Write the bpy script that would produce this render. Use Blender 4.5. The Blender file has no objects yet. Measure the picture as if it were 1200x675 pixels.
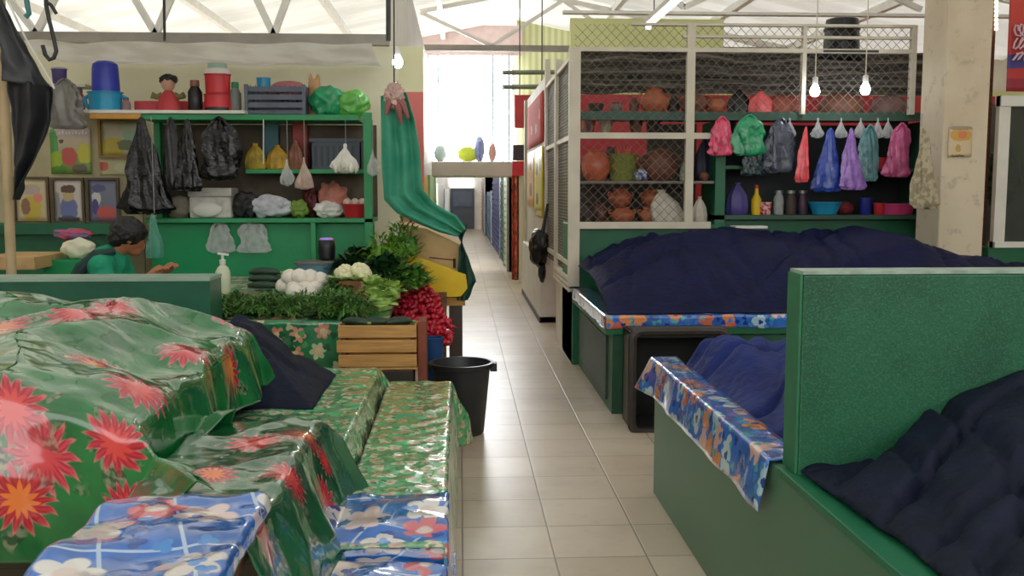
import bpy, bmesh, math, random
from mathutils import Vector, Matrix, Euler, noise
R = math.radians
PI = math.pi
col = bpy.context.scene.collection
rnd = random.Random(7)
# ------------------------------------------------------------------ camera
FPX = 1145.0
PITCH, YAW = R(5.76), R(3.01)
CAM = Vector((0, 0, 1.58))
FW = Vector((math.sin(YAW)*math.cos(PITCH), math.cos(YAW)*math.cos(PITCH), -math.sin(PITCH)))
RT = Vector((math.cos(YAW), -math.sin(YAW), 0))
UP = RT.cross(FW)
def at(px, py, Y):
    d = FW*FPX + RT*(px-600) + UP*(337.5-py)
    return CAM + d*(Y/d.y)
def X(px, py, Y): return at(px, py, Y).x
def Z(px, py, Y): return at(px, py, Y).z
def floor_at(px, py, z=0.0):
    d = FW*FPX + RT*(px-600) + UP*(337.5-py)
    return CAM + d*((z-CAM.z)/d.z)
cd = bpy.data.cameras.new('camera'); cam = bpy.data.objects.new('camera', cd); col.objects.link(cam)
cd.sensor_width = 36; cd.lens = 36*FPX/1200; cd.clip_start = 0.05; cd.clip_end = 200
cam.matrix_world = Matrix(((RT.x, UP.x, -FW.x, CAM.x), (RT.y, UP.y, -FW.y, CAM.y), (RT.z, UP.z, -FW.z, CAM.z), (0, 0, 0, 1)))
bpy.context.scene.camera = cam
# ------------------------------------------------------------------ node helpers
def lin(c):
    def f(v):
        v /= 255.0
        return v/12.92 if v <= 0.04045 else ((v+0.055)/1.055)**2.4
    return (f(c[0]), f(c[1]), f(c[2]), 1.0)
class G:
    def __init__(s, tree): s.t = tree
    def n(s, ty, **kw):
        nd = s.t.nodes.new(ty)
        for k, v in kw.items(): setattr(nd, k, v)
        return nd
    def put(s, sock, v):
        if v is None: return
        if isinstance(v, bpy.types.NodeSocket): s.t.links.new(v, sock)
        else:
            try: sock.default_value = v
            except Exception: sock.default_value = tuple(v)[:3]
    def m(s, op, a, b=None, c=None, clamp=False):
        nd = s.n('ShaderNodeMath', operation=op); nd.use_clamp = clamp
        s.put(nd.inputs[0], a); s.put(nd.inputs[1], b); s.put(nd.inputs[2], c)
        return nd.outputs[0]
    def v(s, op, a, b=None, sc=None):
        nd = s.n('ShaderNodeVectorMath', operation=op)
        s.put(nd.inputs[0], a); s.put(nd.inputs[1], b)
        if sc is not None: s.put(nd.inputs['Scale'], sc)
        return nd.outputs['Value'] if op in ('LENGTH', 'DISTANCE', 'DOT_PRODUCT') else nd.outputs[0]
    def sep(s, a):
        nd = s.n('ShaderNodeSeparateXYZ'); s.put(nd.inputs[0], a); return nd.outputs
    def mix(s, f, a, b, blend='MIX'):
        nd = s.n('ShaderNodeMix', data_type='RGBA', blend_type=blend)
        s.put(nd.inputs[0], f); s.put(nd.inputs[6], a); s.put(nd.inputs[7], b)
        return nd.outputs[2]
    def noise(s, vec, scale, detail=3, rough=0.5, out=0):
        nd = s.n('ShaderNodeTexNoise'); s.put(nd.inputs['Vector'], vec)
        nd.inputs['Scale'].default_value = scale; nd.inputs['Detail'].default_value = detail; nd.inputs['Roughness'].default_value = rough
        return nd.outputs[out]
    def ss(s, x, lo, hi):
        nd = s.n('ShaderNodeMapRange', interpolation_type='SMOOTHSTEP')
        s.put(nd.inputs[0], x); s.put(nd.inputs[1], lo); s.put(nd.inputs[2], hi)
        return nd.outputs[0]
MATS = {}
def base_mat(name):
    m = bpy.data.materials.new(name); m.use_nodes = True
    t = m.node_tree; t.nodes.clear(); g = G(t)
    o = g.n('ShaderNodeOutputMaterial'); p = g.n('ShaderNodeBsdfPrincipled')
    t.links.new(p.outputs[0], o.inputs[0]); MATS[name] = m
    return m, g, p, o
def mat(name, rgb, rough=0.6, var=0.10, scale=6.0, bump=0.0, bscale=60.0, metal=0.0, coat=0.0, alpha=1.0, trans=0.0, spec=0.5, sheen=0.0, emit=0.0, sss=0.0, rgb2=None, stretch=(1, 1, 1), bdist=0.01):
    if name in MATS: return MATS[name]
    m, g, p, o = base_mat(name)
    tc = g.n('ShaderNodeTexCoord').outputs['Object']
    if stretch != (1, 1, 1): tc = g.v('MULTIPLY', tc, stretch)
    f = g.noise(tc, scale, 4)
    c = lin(rgb)
    if rgb2 is None:
        a = tuple(x*(1-var) for x in c[:3])+(1,); b = tuple(min(1, x*(1+var)) for x in c[:3])+(1,)
        f2 = g.ss(f, 0.3, 0.7)
    else:
        a = c; b = lin(rgb2); f2 = g.ss(f, 0.42, 0.58)
    g.put(p.inputs['Base Color'], g.mix(f2, a, b))
    p.inputs['Roughness'].default_value = rough; p.inputs['Metallic'].default_value = metal
    p.inputs['Coat Weight'].default_value = coat; p.inputs['Coat Roughness'].default_value = 0.1
    p.inputs['Alpha'].default_value = alpha; p.inputs['Transmission Weight'].default_value = trans
    p.inputs['Specular IOR Level'].default_value = spec; p.inputs['Sheen Weight'].default_value = sheen
    p.inputs['Subsurface Weight'].default_value = sss
    if emit > 0:
        p.inputs['Emission Color'].default_value = c; p.inputs['Emission Strength'].default_value = emit
    if bump > 0:
        b = g.n('ShaderNodeBump'); b.inputs['Strength'].default_value = bump; b.inputs['Distance'].default_value = bdist
        g.put(b.inputs['Height'], g.noise(tc, bscale, 3)); g.put(p.inputs['Normal'], b.outputs[0])
    return m
# flower node group: paints one dahlia of given centre / radius over a colour
def flower_group():
    t = bpy.data.node_groups.new('dahlia_print', 'ShaderNodeTree')
    I = t.interface
    I.new_socket('Color', in_out='INPUT', socket_type='NodeSocketColor')
    I.new_socket('UV', in_out='INPUT', socket_type='NodeSocketVector')
    I.new_socket('Center', in_out='INPUT', socket_type='NodeSocketVector')
    I.new_socket('Radius', in_out='INPUT', socket_type='NodeSocketFloat')
    I.new_socket('Turn', in_out='INPUT', socket_type='NodeSocketFloat')
    I.new_socket('Petal', in_out='INPUT', socket_type='NodeSocketColor')
    I.new_socket('Heart', in_out='INPUT', socket_type='NodeSocketColor')
    I.new_socket('Color', in_out='OUTPUT', socket_type='NodeSocketColor')
    g = G(t); gi = g.n('NodeGroupInput'); go = g.n('NodeGroupOutput')
    i = gi.outputs
    d = g.v('SUBTRACT', i['UV'], i['Center']); x, y, _ = g.sep(d)
    r = g.m('DIVIDE', g.v('LENGTH', d), i['Radius'])
    wob = g.noise(i['UV'], 9, 2)
    th = g.m('ADD', g.m('ADD', g.m('ARCTAN2', y, x), i['Turn']), g.m('MULTIPLY', g.m('SUBTRACT', wob, 0.5), 0.9))
    tri = g.m('PINGPONG', g.m('MULTIPLY', th, 14/(2*PI)), 0.5)         # 14 pointed petals
    edge = g.m('ADD', 0.62, g.m('MULTIPLY', tri, 0.78))
    mask = g.ss(g.m('SUBTRACT', edge, r), -0.02, 0.10)
    tri2 = g.m('PINGPONG', g.m('ADD', g.m('MULTIPLY', th, 11/(2*PI)), 0.25), 0.5)
    edge2 = g.m('ADD', 0.30, g.m('MULTIPLY', tri2, 0.5))
    inner = g.ss(g.m('SUBTRACT', edge2, r), 0.0, 0.08)
    rim = g.ss(g.m('SUBTRACT', edge, r), 0.02, 0.22)
    pale = g.mix(0.35, i['Petal'], (0.75, 0.5, 0.45, 1))
    pc = g.mix(rim, pale, i['Petal'])
    dark = g.ss(g.m('ABSOLUTE', g.m('SUBTRACT', tri, 0.25)), 0.2, 0.0)
    pc = g.mix(g.m('MULTIPLY', dark, 0.6), pc, (0.16, 0.008, 0.02, 1))
    pc = g.mix(inner, pc, i['Heart'])
    # pale leaf sprays behind the bloom
    tri3 = g.m('PINGPONG', g.m('MULTIPLY', g.m('ADD', th, 0.7), 5/(2*PI)), 0.5)
    leafr = g.m('ADD', 0.5, g.m('MULTIPLY', tri3, 2.0))
    leaf = g.m('MULTIPLY', g.ss(g.m('SUBTRACT', leafr, r), 0.0, 0.05), g.ss(wob, 0.46, 0.58))
    c = g.mix(g.m('MULTIPLY', leaf, 0.6), i['Color'], g.mix(g.ss(g.noise(i['UV'], 45, 1), 0.4, 0.6), (0.02, 0.03, 0.02, 1), (0.30, 0.27, 0.19, 1)))
    g.put(go.inputs[0], g.mix(mask, c, pc))
    return t
FG = flower_group()
def dahlia_mat(name, flowers, ground=(20, 84, 42)):
    m, g, p, o = base_mat(name)
    uv = g.n('ShaderNodeUVMap').outputs[0]
    c = g.mix(g.ss(g.noise(uv, 4, 3), 0.35, 0.65), tuple(x*0.8 for x in lin(ground)[:3])+(1,), tuple(x*1.25 for x in lin(ground)[:3])+(1,))
    for k, (u, v, r) in enumerate(flowers):
        nd = g.n('ShaderNodeGroup'); nd.node_tree = FG
        g.put(nd.inputs['Color'], c); g.put(nd.inputs['UV'], uv)
        nd.inputs['Center'].default_value = (u, v, 0); nd.inputs['Radius'].default_value = r; nd.inputs['Turn'].default_value = k*1.3
        nd.inputs['Petal'].default_value = lin([(196, 40, 58), (204, 58, 76), (190, 36, 46)][k % 3])
        nd.inputs['Heart'].default_value = lin([(214, 66, 62), (206, 60, 70), (222, 116, 44)][k % 3])
        c = nd.outputs[0]
    g.put(p.inputs['Base Color'], c); plastic(g, p, uv)
    return m
def plastic(g, p, uv, rough=0.16, strength=0.16, scale=5.0):
    p.inputs['Roughness'].default_value = rough; p.inputs['Coat Weight'].default_value = 1.0; p.inputs['Coat Roughness'].default_value = 0.07
    b = g.n('ShaderNodeBump'); b.inputs['Strength'].default_value = strength; b.inputs['Distance'].default_value = 0.03
    h = g.m('ADD', g.m('MULTIPLY', g.noise(uv, scale, 3, 0.5), 0.6), g.m('ABSOLUTE', g.m('SUBTRACT', g.noise(uv, scale*1.4, 2, 0.5, 0), 0.5)))
    g.put(b.inputs['Height'], h); g.put(p.inputs['Normal'], b.outputs[0]); g.put(p.inputs['Coat Normal'], b.outputs[0])
# printed cloth with a random scatter of small flowers
def print_mat(name, ground, layers, rough=0.25, lattice=None, gvar=0.2, bump=0.25):
    m, g, p, o = base_mat(name)
    uv = g.n('ShaderNodeUVMap').outputs[0]
    gl = lin(ground)
    c = g.mix(g.ss(g.noise(uv, 7, 3), 0.35, 0.65), tuple(x*(1-gvar) for x in gl[:3])+(1,), tuple(x*(1+gvar) for x in gl[:3])+(1,))
    x, y, _ = g.sep(uv)
    if lattice:
        sp, w, lc = lattice
        wx = g.m('ADD', x, g.m('MULTIPLY', g.noise(uv, 3, 1), 0.06))
        a = g.m('PINGPONG', g.m('ADD', wx, g.m('MULTIPLY', y, 0.35)), sp/2); b = g.m('PINGPONG', g.m('ADD', y, g.m('MULTIPLY', x, -0.1)), sp/2)
        c = g.mix(g.ss(g.m('MINIMUM', a, b), w, w*0.5), c, lin(lc))
    for (sc, rad, n, cols, thr, heart) in layers:
        vo = g.n('ShaderNodeTexVoronoi', voronoi_dimensions='2D'); g.put(vo.inputs['Vector'], uv); vo.inputs['Scale'].default_value = sc
        vo.inputs['Randomness'].default_value = 0.85
        sv = g.v('SCALE', uv, None, sc)
        d = g.v('SUBTRACT', sv, g.v('SCALE', vo.outputs['Position'], None, sc)); dx, dy, _ = g.sep(d)
        cr = g.sep(vo.outputs['Color'])
        th = g.m('ADD', g.m('ARCTAN2', dy, dx), g.m('MULTIPLY', cr[1], 6.0))
        e = g.m('MULTIPLY', g.m('ADD', 0.6, g.m('MULTIPLY', g.m('ABSOLUTE', g.m('SINE', g.m('MULTIPLY', th, n/2))), 0.4)), rad)
        r = g.v('LENGTH', d)
        mask = g.m('MULTIPLY', g.ss(g.m('SUBTRACT', e, r), 0.0, 0.06), g.m('GREATER_THAN', cr[0], thr))
        ramp = g.n('ShaderNodeValToRGB'); ramp.color_ramp.interpolation = 'CONSTANT'
        el = ramp.color_ramp.elements
        while len(el) < len(cols): el.new(0.5)
        for k, cc in enumerate(cols): el[k].position = k/len(cols); el[k].color = lin(cc)
        g.put(ramp.inputs[0], cr[2])
        fc = ramp.outputs[0]
        if heart: fc = g.mix(g.ss(r, rad*0.4, rad*0.25), fc, lin(heart))
        c = g.mix(mask, c, fc)
    g.put(p.inputs['Base Color'], c); plastic(g, p, uv, rough, bump)
    return m
# ------------------------------------------------------------------ mesh builder
class MB:
    def __init__(s): s.v = []; s.f = []; s.uv = {}
    def add(s, vs, fs, uvs=None):
        b = len(s.v); s.v += [Vector(v) for v in vs]; s.f += [tuple(b+i for i in f) for f in fs]
        if uvs:
            for k, u in enumerate(uvs): s.uv[b+k] = u
        return s
    def box(s, x0, x1, y0, y1, z0, z1, M=None):
        vs = [Vector((x, y, z)) for z in (z0, z1) for y in (y0, y1) for x in (x0, x1)]
        if M is not None: vs = [M @ v for v in vs]
        return s.add(vs, [(0, 2, 3, 1), (4, 5, 7, 6), (0, 1, 5, 4), (2, 6, 7, 3), (0, 4, 6, 2), (1, 3, 7, 5)])
    def bar(s, p, q, w, h=None):
        p, q = Vector(p), Vector(q); h = h or w
        d = (q-p).normalized(); a = Vector((0, 0, 1)) if abs(d.z) < 0.95 else Vector((0, 1, 0))
        u = d.cross(a).normalized()*w/2; n = d.cross(u).normalized()*h/2
        vs = [e+sx*u+sn*n for e in (p, q) for sx, sn in ((-1, -1), (1, -1), (1, 1), (-1, 1))]
        return s.add(vs, [(0, 1, 2, 3), (7, 6, 5, 4)]+[(k, (k+1) % 4 + 0, (k+1) % 4+4, k+4)[::-1] for k in range(4)])
    def tube(s, pts, r, seg=8, cap=True):
        pts = [Vector(p) for p in pts]; n = len(pts)
        rs = r if isinstance(r, (list, tuple)) else [r]*n
        vs = []; prev = None
        for k in range(n):
            d = (pts[min(k+1, n-1)]-pts[max(k-1, 0)]).normalized()
            if prev is None:
                a = Vector((0, 0, 1)) if abs(d.z) < 0.9 else Vector((1, 0, 0)); u = d.cross(a).normalized()
            else:
                u = (prev-d*prev.dot(d)).normalized()
            prev = u; w = d.cross(u)
            for j in range(seg):
                t = 2*PI*j/seg; vs.append(pts[k]+(u*math.cos(t)+w*math.sin(t))*rs[k])
        fs = [(k*seg+j, k*seg+(j+1) % seg, (k+1)*seg+(j+1) % seg, (k+1)*seg+j) for k in range(n-1) for j in range(seg)]
        if cap: fs += [tuple(range(seg))[::-1], tuple((n-1)*seg+j for j in range(seg))]
        return s.add(vs, fs)
    def lathe(s, prof, c=(0, 0, 0), seg=24, sx=1, sy=1, M=None, fold=0, nf=7, ph=0):
        vs = []; c = Vector(c)
        for (r, z) in prof:
            for j in range(seg):
                t = 2*PI*j/seg; rr = r*(1+fold*math.sin(nf*t+ph+z*5))
                v = Vector((rr*math.cos(t)*sx, rr*math.sin(t)*sy, z))
                vs.append(c+(M @ v if M is not None else v))
        n = len(prof)
        fs = [(k*seg+j, k*seg+(j+1) % seg, (k+1)*seg+(j+1) % seg, (k+1)*seg+j) for k in range(n-1) for j in range(seg)]
        fs += [tuple(range(seg))[::-1], tuple((n-1)*seg+j for j in range(seg))]
        return s.add(vs, fs)
    def blob(s, c, r, amp=0.1, fr=3, sub=3, sq=(1, 1, 1), seed=0, M=None):
        bm = bmesh.new(); bmesh.ops.create_icosphere(bm, subdivisions=sub, radius=1)
        c = Vector(c); vs = []
        for v in bm.verts:
            k = 1+amp*noise.noise(v.co*fr+Vector((seed*3.1, seed*1.7, seed)))
            p = Vector((v.co.x*sq[0], v.co.y*sq[1], v.co.z*sq[2]))*r*k
            vs.append(c+(M @ p if M is not None else p))
        fs = [tuple(v.index for v in f.verts) for f in bm.faces]; bm.free()
        return s.add(vs, fs)
    def grid(s, fn, nu, nv):
        vs = []; uvs = []
        for j in range(nv+1):
            for i in range(nu+1):
                p, uv = fn(i/nu, j/nv); vs.append(p); uvs.append(uv)
        w = nu+1
        return s.add(vs, [(j*w+i, j*w+i+1, (j+1)*w+i+1, (j+1)*w+i) for j in range(nv) for i in range(nu)], uvs)
    def leaf(s, p, d, L, w, bend=0.3, n=3):
        p, d = Vector(p), Vector(d).normalized()
        a = Vector((0, 0, 1)) if abs(d.z) < 0.9 else Vector((1, 0, 0))
        u = d.cross(a).normalized(); dn = Vector((0, 0, -1)); vs = []
        for k in range(n+1):
            t = k/n; q = p+d*L*t+dn*bend*L*t*t; ww = w*math.sin(PI*min(0.98, 0.12+0.86*t))
            vs += [q-u*ww/2, q+u*ww/2]
        return s.add(vs, [(2*k, 2*k+1, 2*k+3, 2*k+2) for k in range(n)])
    def build(s, name, m, parent=None, smooth=True, bevel=0.0, solid=0.0, sub=0, angle=40):
        me = bpy.data.meshes.new(name)
        if parent is not None: off = ORG[parent.name]
        else:
            lo = [min(v[i] for v in s.v) for i in range(3)]; hi = [max(v[i] for v in s.v) for i in range(3)]
            off = Vector(((lo[0]+hi[0])/2, (lo[1]+hi[1])/2, lo[2]))
        me.from_pydata([v-off for v in s.v], [], s.f)
        if s.uv:
            ul = me.uv_layers.new(name='UVMap')
            for lp in me.loops: ul.data[lp.index].uv = s.uv.get(lp.vertex_index, (0, 0))
        bm = bmesh.new(); bm.from_mesh(me)
        if not s.uv: bmesh.ops.recalc_face_normals(bm, faces=bm.faces)
        bm.to_mesh(me); bm.free()
        me.materials.append(m)
        o = bpy.data.objects.new(name, me); col.objects.link(o)
        if parent is not None: o.parent = parent
        else: o.location = off
        ORG[o.name] = off
        if smooth:
            me.polygons.foreach_set('use_smooth', [True]*len(me.polygons))
            if angle < 180: me.set_sharp_from_angle(angle=R(angle))
        if solid: md = o.modifiers.new('thick', 'SOLIDIFY'); md.thickness = solid; md.offset = 0
        if bevel: md = o.modifiers.new('bevel', 'BEVEL'); md.width = bevel; md.segments = 2; md.limit_method = 'ANGLE'
        if sub: md = o.modifiers.new('sub', 'SUBSURF'); md.levels = sub; md.render_levels = sub
        return o
ORG = {}
def tag(o, label, cat, group=None, kind=None):
    o['label'] = label; o['category'] = cat
    if group: o['group'] = group
    if kind: o['kind'] = kind
    return o
def thing(name, label, cat, loc, group=None):
    o = bpy.data.objects.new(name, None); col.objects.link(o); o.location = loc; o.empty_display_size = 0.1
    ORG[o.name] = Vector(loc)
    return tag(o, label, cat, group)
def struct(o): o['kind'] = 'structure'; return o
def nz(x, y, z=0.0): return noise.noise(Vector((x, y, z)))
def ridge(x, y, z=0.0): return 1-abs(nz(x, y, z))*2
def folds(x, y, s, ang, amp=0.06, fr=2.6):
    # cloth creases: sharp ridges stretched along one direction plus a weaker crossing set
    x += 0.18*nz(x*1.7, y*1.7, s); y += 0.18*nz(x*1.7, y*1.7, s+9)
    ca, sa = math.cos(ang), math.sin(ang); a, b = x*ca+y*sa, -x*sa+y*ca
    f = nz(a*0.5, b*fr, s)*amp*0.5-max(0, 0.16-abs(nz(a*0.4, b*fr*1.3, s+20)))*amp*3.2
    a, b = x*math.cos(ang+0.9)+y*math.sin(ang+0.9), -x*math.sin(ang+0.9)+y*math.cos(ang+0.9)
    f += nz(a*0.9, b*fr*1.5, s+3)*amp*0.25-max(0, 0.12-abs(nz(a*0.5, b*fr*1.9, s+30)))*amp*2.2
    f += nz(x*16, y*16, s)*amp*0.05+amp*0.35
    return f
# ------------------------------------------------------------------ common materials
GREEN = mat('green_paint', (24, 100, 68), 0.42, 0.14, 3, 0.15, 90)
GREEN_D = mat('green_paint_worn', (40, 92, 66), 0.5, 0.22, 5, 0.2, 120)
GREEN_B = mat('bright_green_paint', (18, 150, 92), 0.42, 0.1, 3, 0.1, 60)
CREAM = mat('cream_paint', (214, 206, 188), 0.55, 0.07, 4, 0.1, 60)
WHITE = mat('white_paint', (226, 224, 216), 0.5, 0.06, 5, 0.05, 60)
STEEL = mat('steel', (150, 152, 150), 0.4, 0.1, 8, metal=0.8)
DARKM = mat('dark_metal', (62, 62, 60), 0.5, 0.15, 8)
BLACKP = mat('black_plastic', (24, 25, 28), 0.35, 0.15, 6, 0.1, 40)
BLACKBAG = mat('black_bag_film', (9, 10, 15), 0.24, 0.2, 14, 0.7, 11, coat=0.25, bdist=0.04, spec=0.35)
NAVY = mat('navy_tarp', (13, 20, 60), 0.65, 0.22, 6, 0.5, 22, bdist=0.02, spec=0.18)
NAVY_D = mat('charcoal_navy_tarp', (18, 25, 46), 0.65, 0.22, 6, 0.5, 22, bdist=0.02, spec=0.22)
NAVY_L = mat('royal_navy_tarp', (28, 44, 106), 0.65, 0.22, 6, 0.5, 22, bdist=0.02, spec=0.2)
WOOD = mat('crate_wood', (196, 146, 84), 0.65, 0.18, 5, 0.25, 60, stretch=(1, 6, 14))
WOOD_D = mat('dark_wood', (104, 66, 44), 0.65, 0.2, 5, 0.25, 60, stretch=(1, 6, 8))
CARD = mat('cardboard', (196, 164, 116), 0.8, 0.06, 10, 0.1, 90)
YELLOW = mat('yellow_board', (226, 190, 22), 0.5, 0.06, 5)
TEALT = bpy.data.materials.new('teal_tarp'); TEALT.use_nodes = True; _t = TEALT.node_tree; _t.nodes.clear(); g = G(_t)
_o = g.n('ShaderNodeOutputMaterial'); _c = g.mix(g.ss(g.noise(g.n('ShaderNodeTexCoord').outputs['Object'], 5, 4), 0.35, 0.65), lin((84, 178, 150)), lin((106, 196, 168)))
_a = g.n('ShaderNodeBsdfDiffuse'); _b = g.n('ShaderNodeBsdfTranslucent'); _m = g.n('ShaderNodeMixShader'); _m.inputs[0].default_value = 0.4
g.put(_a.inputs[0], _c); g.put(_b.inputs[0], _c); _t.links.new(_a.outputs[0], _m.inputs[1]); _t.links.new(_b.outputs[0], _m.inputs[2]); _t.links.new(_m.outputs[0], _o.inputs[0])
DKGT = mat('dark_green_tarp', (24, 66, 56), 0.6, 0.15, 6, 0.4, 25)
RED = mat('red_plastic', (206, 44, 56), 0.4, 0.1, 6)
REDP = mat('red_paint', (206, 70, 76), 0.55, 0.1, 3)
BLUE = mat('blue_plastic', (46, 60, 180), 0.35, 0.1, 6)
CYAN = mat('sky_blue_plastic', (36, 150, 196), 0.35, 0.1, 6)
TERRA = mat('terracotta', (182, 98, 62), 0.45, 0.16, 8, 0.2, 40, coat=0.2)
TERRA_D = mat('brown_clay', (120, 74, 56), 0.55, 0.2, 8, 0.2, 40)
DARKCL = mat('dark_clay', (74, 58, 52), 0.55, 0.2, 8, 0.2, 40)
def film(name, rgb, alpha, rough=0.15): return mat(name, rgb, rough, 0.1, 20, 0.6, 28, alpha=alpha, coat=0.4)
CLEAR = film('clear_bag_film', (226, 230, 232), 0.34)
# ------------------------------------------------------------------ setting
# floor: 40 cm cream tiles, joints along and across the aisle
m, g, p, o = base_mat('floor_tiles')
pos = g.n('ShaderNodeNewGeometry').outputs['Position']
x, y, _ = g.sep(pos)
tx = g.m('DIVIDE', x, 0.4); ty = g.m('DIVIDE', g.m('SUBTRACT', y, 0.057), 0.4)
jx = g.m('PINGPONG', tx, 0.5); jy = g.m('PINGPONG', ty, 0.5)
j = g.ss(g.m('MINIMUM', jx, jy), 0.014, 0.006)
cv = g.n('ShaderNodeCombineXYZ'); g.put(cv.inputs[0], g.m('FLOOR', tx)); g.put(cv.inputs[1], g.m('FLOOR', ty))
wn = g.n('ShaderNodeTexWhiteNoise', noise_dimensions='2D'); g.put(wn.inputs[0], cv.outputs[0])
c = g.mix(wn.outputs[0], lin((196, 181, 160)), lin((212, 198, 178)))
c = g.mix(g.m('MULTIPLY', g.ss(g.noise(pos, 1.6, 5, 0.6), 0.42, 0.72), 0.35), c, lin((150, 134, 116)))
c = g.mix(g.m('MULTIPLY', g.ss(g.noise(pos, 9, 3), 0.6, 0.8), 0.25), c, lin((140, 122, 104)))
c = g.mix(g.m('MULTIPLY', j, 0.75), c, lin((120, 106, 92)))
g.put(p.inputs['Base Color'], c); p.inputs['Roughness'].default_value = 0.32
b = g.n('ShaderNodeBump'); b.inputs['Strength'].default_value = 0.3; b.inputs['Distance'].default_value = 0.004
g.put(b.inputs['Height'], g.m('SUBTRACT', g.noise(pos, 6, 2), j)); g.put(p.inputs['Normal'], b.outputs[0])
struct(MB().box(-6.2, 7.7, -2.7, 40, -0.12, 0).build('floor', m, smooth=False))
# roof: translucent corrugated sheets on a low gable whose ridge runs along the aisle
m = bpy.data.materials.new('roof_sheet'); m.use_nodes = True; t = m.node_tree; t.nodes.clear(); g = G(t)
o = g.n('ShaderNodeOutputMaterial'); pos = g.n('ShaderNodeNewGeometry').outputs['Position']
cc = g.mix(g.ss(g.noise(g.v('MULTIPLY', pos, (0.5, 1.2, 1)), 1.2, 4), 0.35, 0.7), lin((214, 214, 208)), lin((236, 236, 232)))
dd = g.n('ShaderNodeBsdfDiffuse'); tr = g.n('ShaderNodeBsdfTranslucent'); g.put(dd.inputs[0], cc); g.put(tr.inputs[0], cc)
mx = g.n('ShaderNodeMixShader'); mx.inputs[0].default_value = 0.26
t.links.new(dd.outputs[0], mx.inputs[1]); t.links.new(tr.outputs[0], mx.inputs[2]); t.links.new(mx.outputs[0], o.inputs[0])
def roof_z(x): return 4.72-0.2*abs(x-1.0)
mb = MB()
for (xa, xb) in ((-6.3, 1.0), (1.0, 7.8)):
    n = 380
    mb.grid(lambda u, v: ((xa+(xb-xa)*v, -2.7+42.7*u, roof_z(xa+(xb-xa)*v)+0.02*math.sin(u*n*1.9)), (u, v)), 760, 2)
struct(mb.build('ceiling', m))
def two_tone(name, z, lo, hi, rough=0.6):
    m, g, p, o = base_mat(name)
    pos = g.n('ShaderNodeNewGeometry').outputs['Position']; x, y, zz = g.sep(pos)
    f = g.ss(g.m('ADD', zz, g.m('MULTIPLY', g.noise(pos, 5, 2), 0.02)), z, z+0.01)
    c = g.mix(f, lin(lo), lin(hi))
    c = g.mix(g.m('MULTIPLY', g.ss(g.noise(pos, 2.2, 4), 0.45, 0.7), 0.2), c, g.mix(0.4, c, (0.2, 0.17, 0.12, 1)))
    g.put(p.inputs['Base Color'], c); p.inputs['Roughness'].default_value = rough
    return m
YW = two_tone('pale_yellow_wall', -1, (206, 92, 88), (240, 236, 204))
PINKY = two_tone('yellow_over_pink', 2.46, (226, 122, 114), (232, 228, 184))
RY = two_tone('yellow_over_red_right', 2.66, (196, 58, 66), (222, 224, 158))
PLAST = mat('hall_plaster', (196, 190, 172), 0.7, 0.1, 2)
xe = X(468, 150, 9.0)
struct(MB().box(-6.2, xe, 9.0, 9.12, 0, 2.86).build('wall_back_left', YW, smooth=False))
struct(MB().box(xe, X(496, 150, 9.0), 9.0, 9.12, 0, 2.86).build('wall_back_left_end', PINKY, smooth=False))
struct(MB().box(1.25, 3.0, 11.2, 11.3, 0, 3.5).box(3.0, 7.6, 11.2, 11.3, 0, 2.72).build('wall_back_right', RY, smooth=False))
struct(MB().box(-6.3, -6.2, -2.7, 9.1, 0, 3.4).build('wall_left', PLAST, smooth=False))
struct(MB().box(7.6, 7.7, -2.7, 18.7, 0, 3.5).build('wall_right', PLAST, smooth=False))
struct(MB().box(-6.2, 7.6, -2.8, -2.7, 0, 1.9).build('wall_front', PLAST, smooth=False))  # unseen wall behind the camera, kept low to let sky light in
# far end of the corridor
struct(MB().box(-0.7, -0.5, 9.6, 40, 0, 3.6).build('wall_corridor_left', mat('pale_corridor_paint', (206, 202, 196), 0.5, 0.08, 2), smooth=False))
struct(MB().box(-0.6, 1.6, 39.4, 39.6, 0, 3.9).build('wall_corridor_end', WHITE, smooth=False))
DG = mat('grey_blue_door', (84, 92, 108), 0.45, 0.1, 3)
d = MB().box(X(528, 240, 39), X(556, 240, 39), 39.2, 39.38, 0, 1.62).build('door_1', DG, smooth=False, bevel=0.01); struct(d)
MB().box(X(528, 240, 39)+0.1, X(556, 240, 39)-0.1, 39.15, 39.2, 0.9, 1.5).build('door_panel', mat('grey_blue_panel', (96, 108, 130), 0.4, 0.1, 3), d, smooth=False)
tz = MB().box(X(527, 214, 39), X(555, 214, 39), 39.2, 39.38, 1.66, 2.02).build('window_1', mat('daylit_transom', (245, 246, 250), 0.4, 0.0, emit=1.6), smooth=False); struct(tz)
# loft over the corridor with its daylit glazing
WL = mat('daylit_frosted_glass', (250, 252, 255), 0.4, 0.0, emit=14.0)
x0, x1 = X(497, 150, 17.5), X(603, 150, 17.5)
struct(MB().box(x0-0.2, x1+0.1, 17.3, 18.6, Z(550, 207, 17.3), Z(550, 189, 17.3)).build('trim_1', mat('loft_slab', (196, 190, 176), 0.6, 0.08, 2), smooth=False, bevel=0.02))
w = MB().box(x0, x1, 18.5, 18.54, Z(550, 189, 18.5), 4.05).build('window_2', WL, smooth=False); struct(w)
mb = MB()
for k in (0, 0.12, 0.8, 0.92, 1):
    xx = x0+0.05+(x1-x0-0.1)*k; mb.box(xx-0.018, xx+0.018, 18.46, 18.5, 2.1, 4.05)
mb.build('window_frame', mat('pale_blue_frame', (176, 196, 204), 0.5, 0.05), w, smooth=False)
struct(MB().box(x0-0.3, x1+0.2, 18.45, 18.55, 4.05, 4.6).build('wall_loft', mat('pale_pink_paint', (222, 198, 194), 0.6, 0.06), smooth=False))
m, g, p, o = base_mat('yellow_rib_shading')
pos = g.n('ShaderNodeNewGeometry').outputs['Position']; x, y, _ = g.sep(pos)
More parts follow.
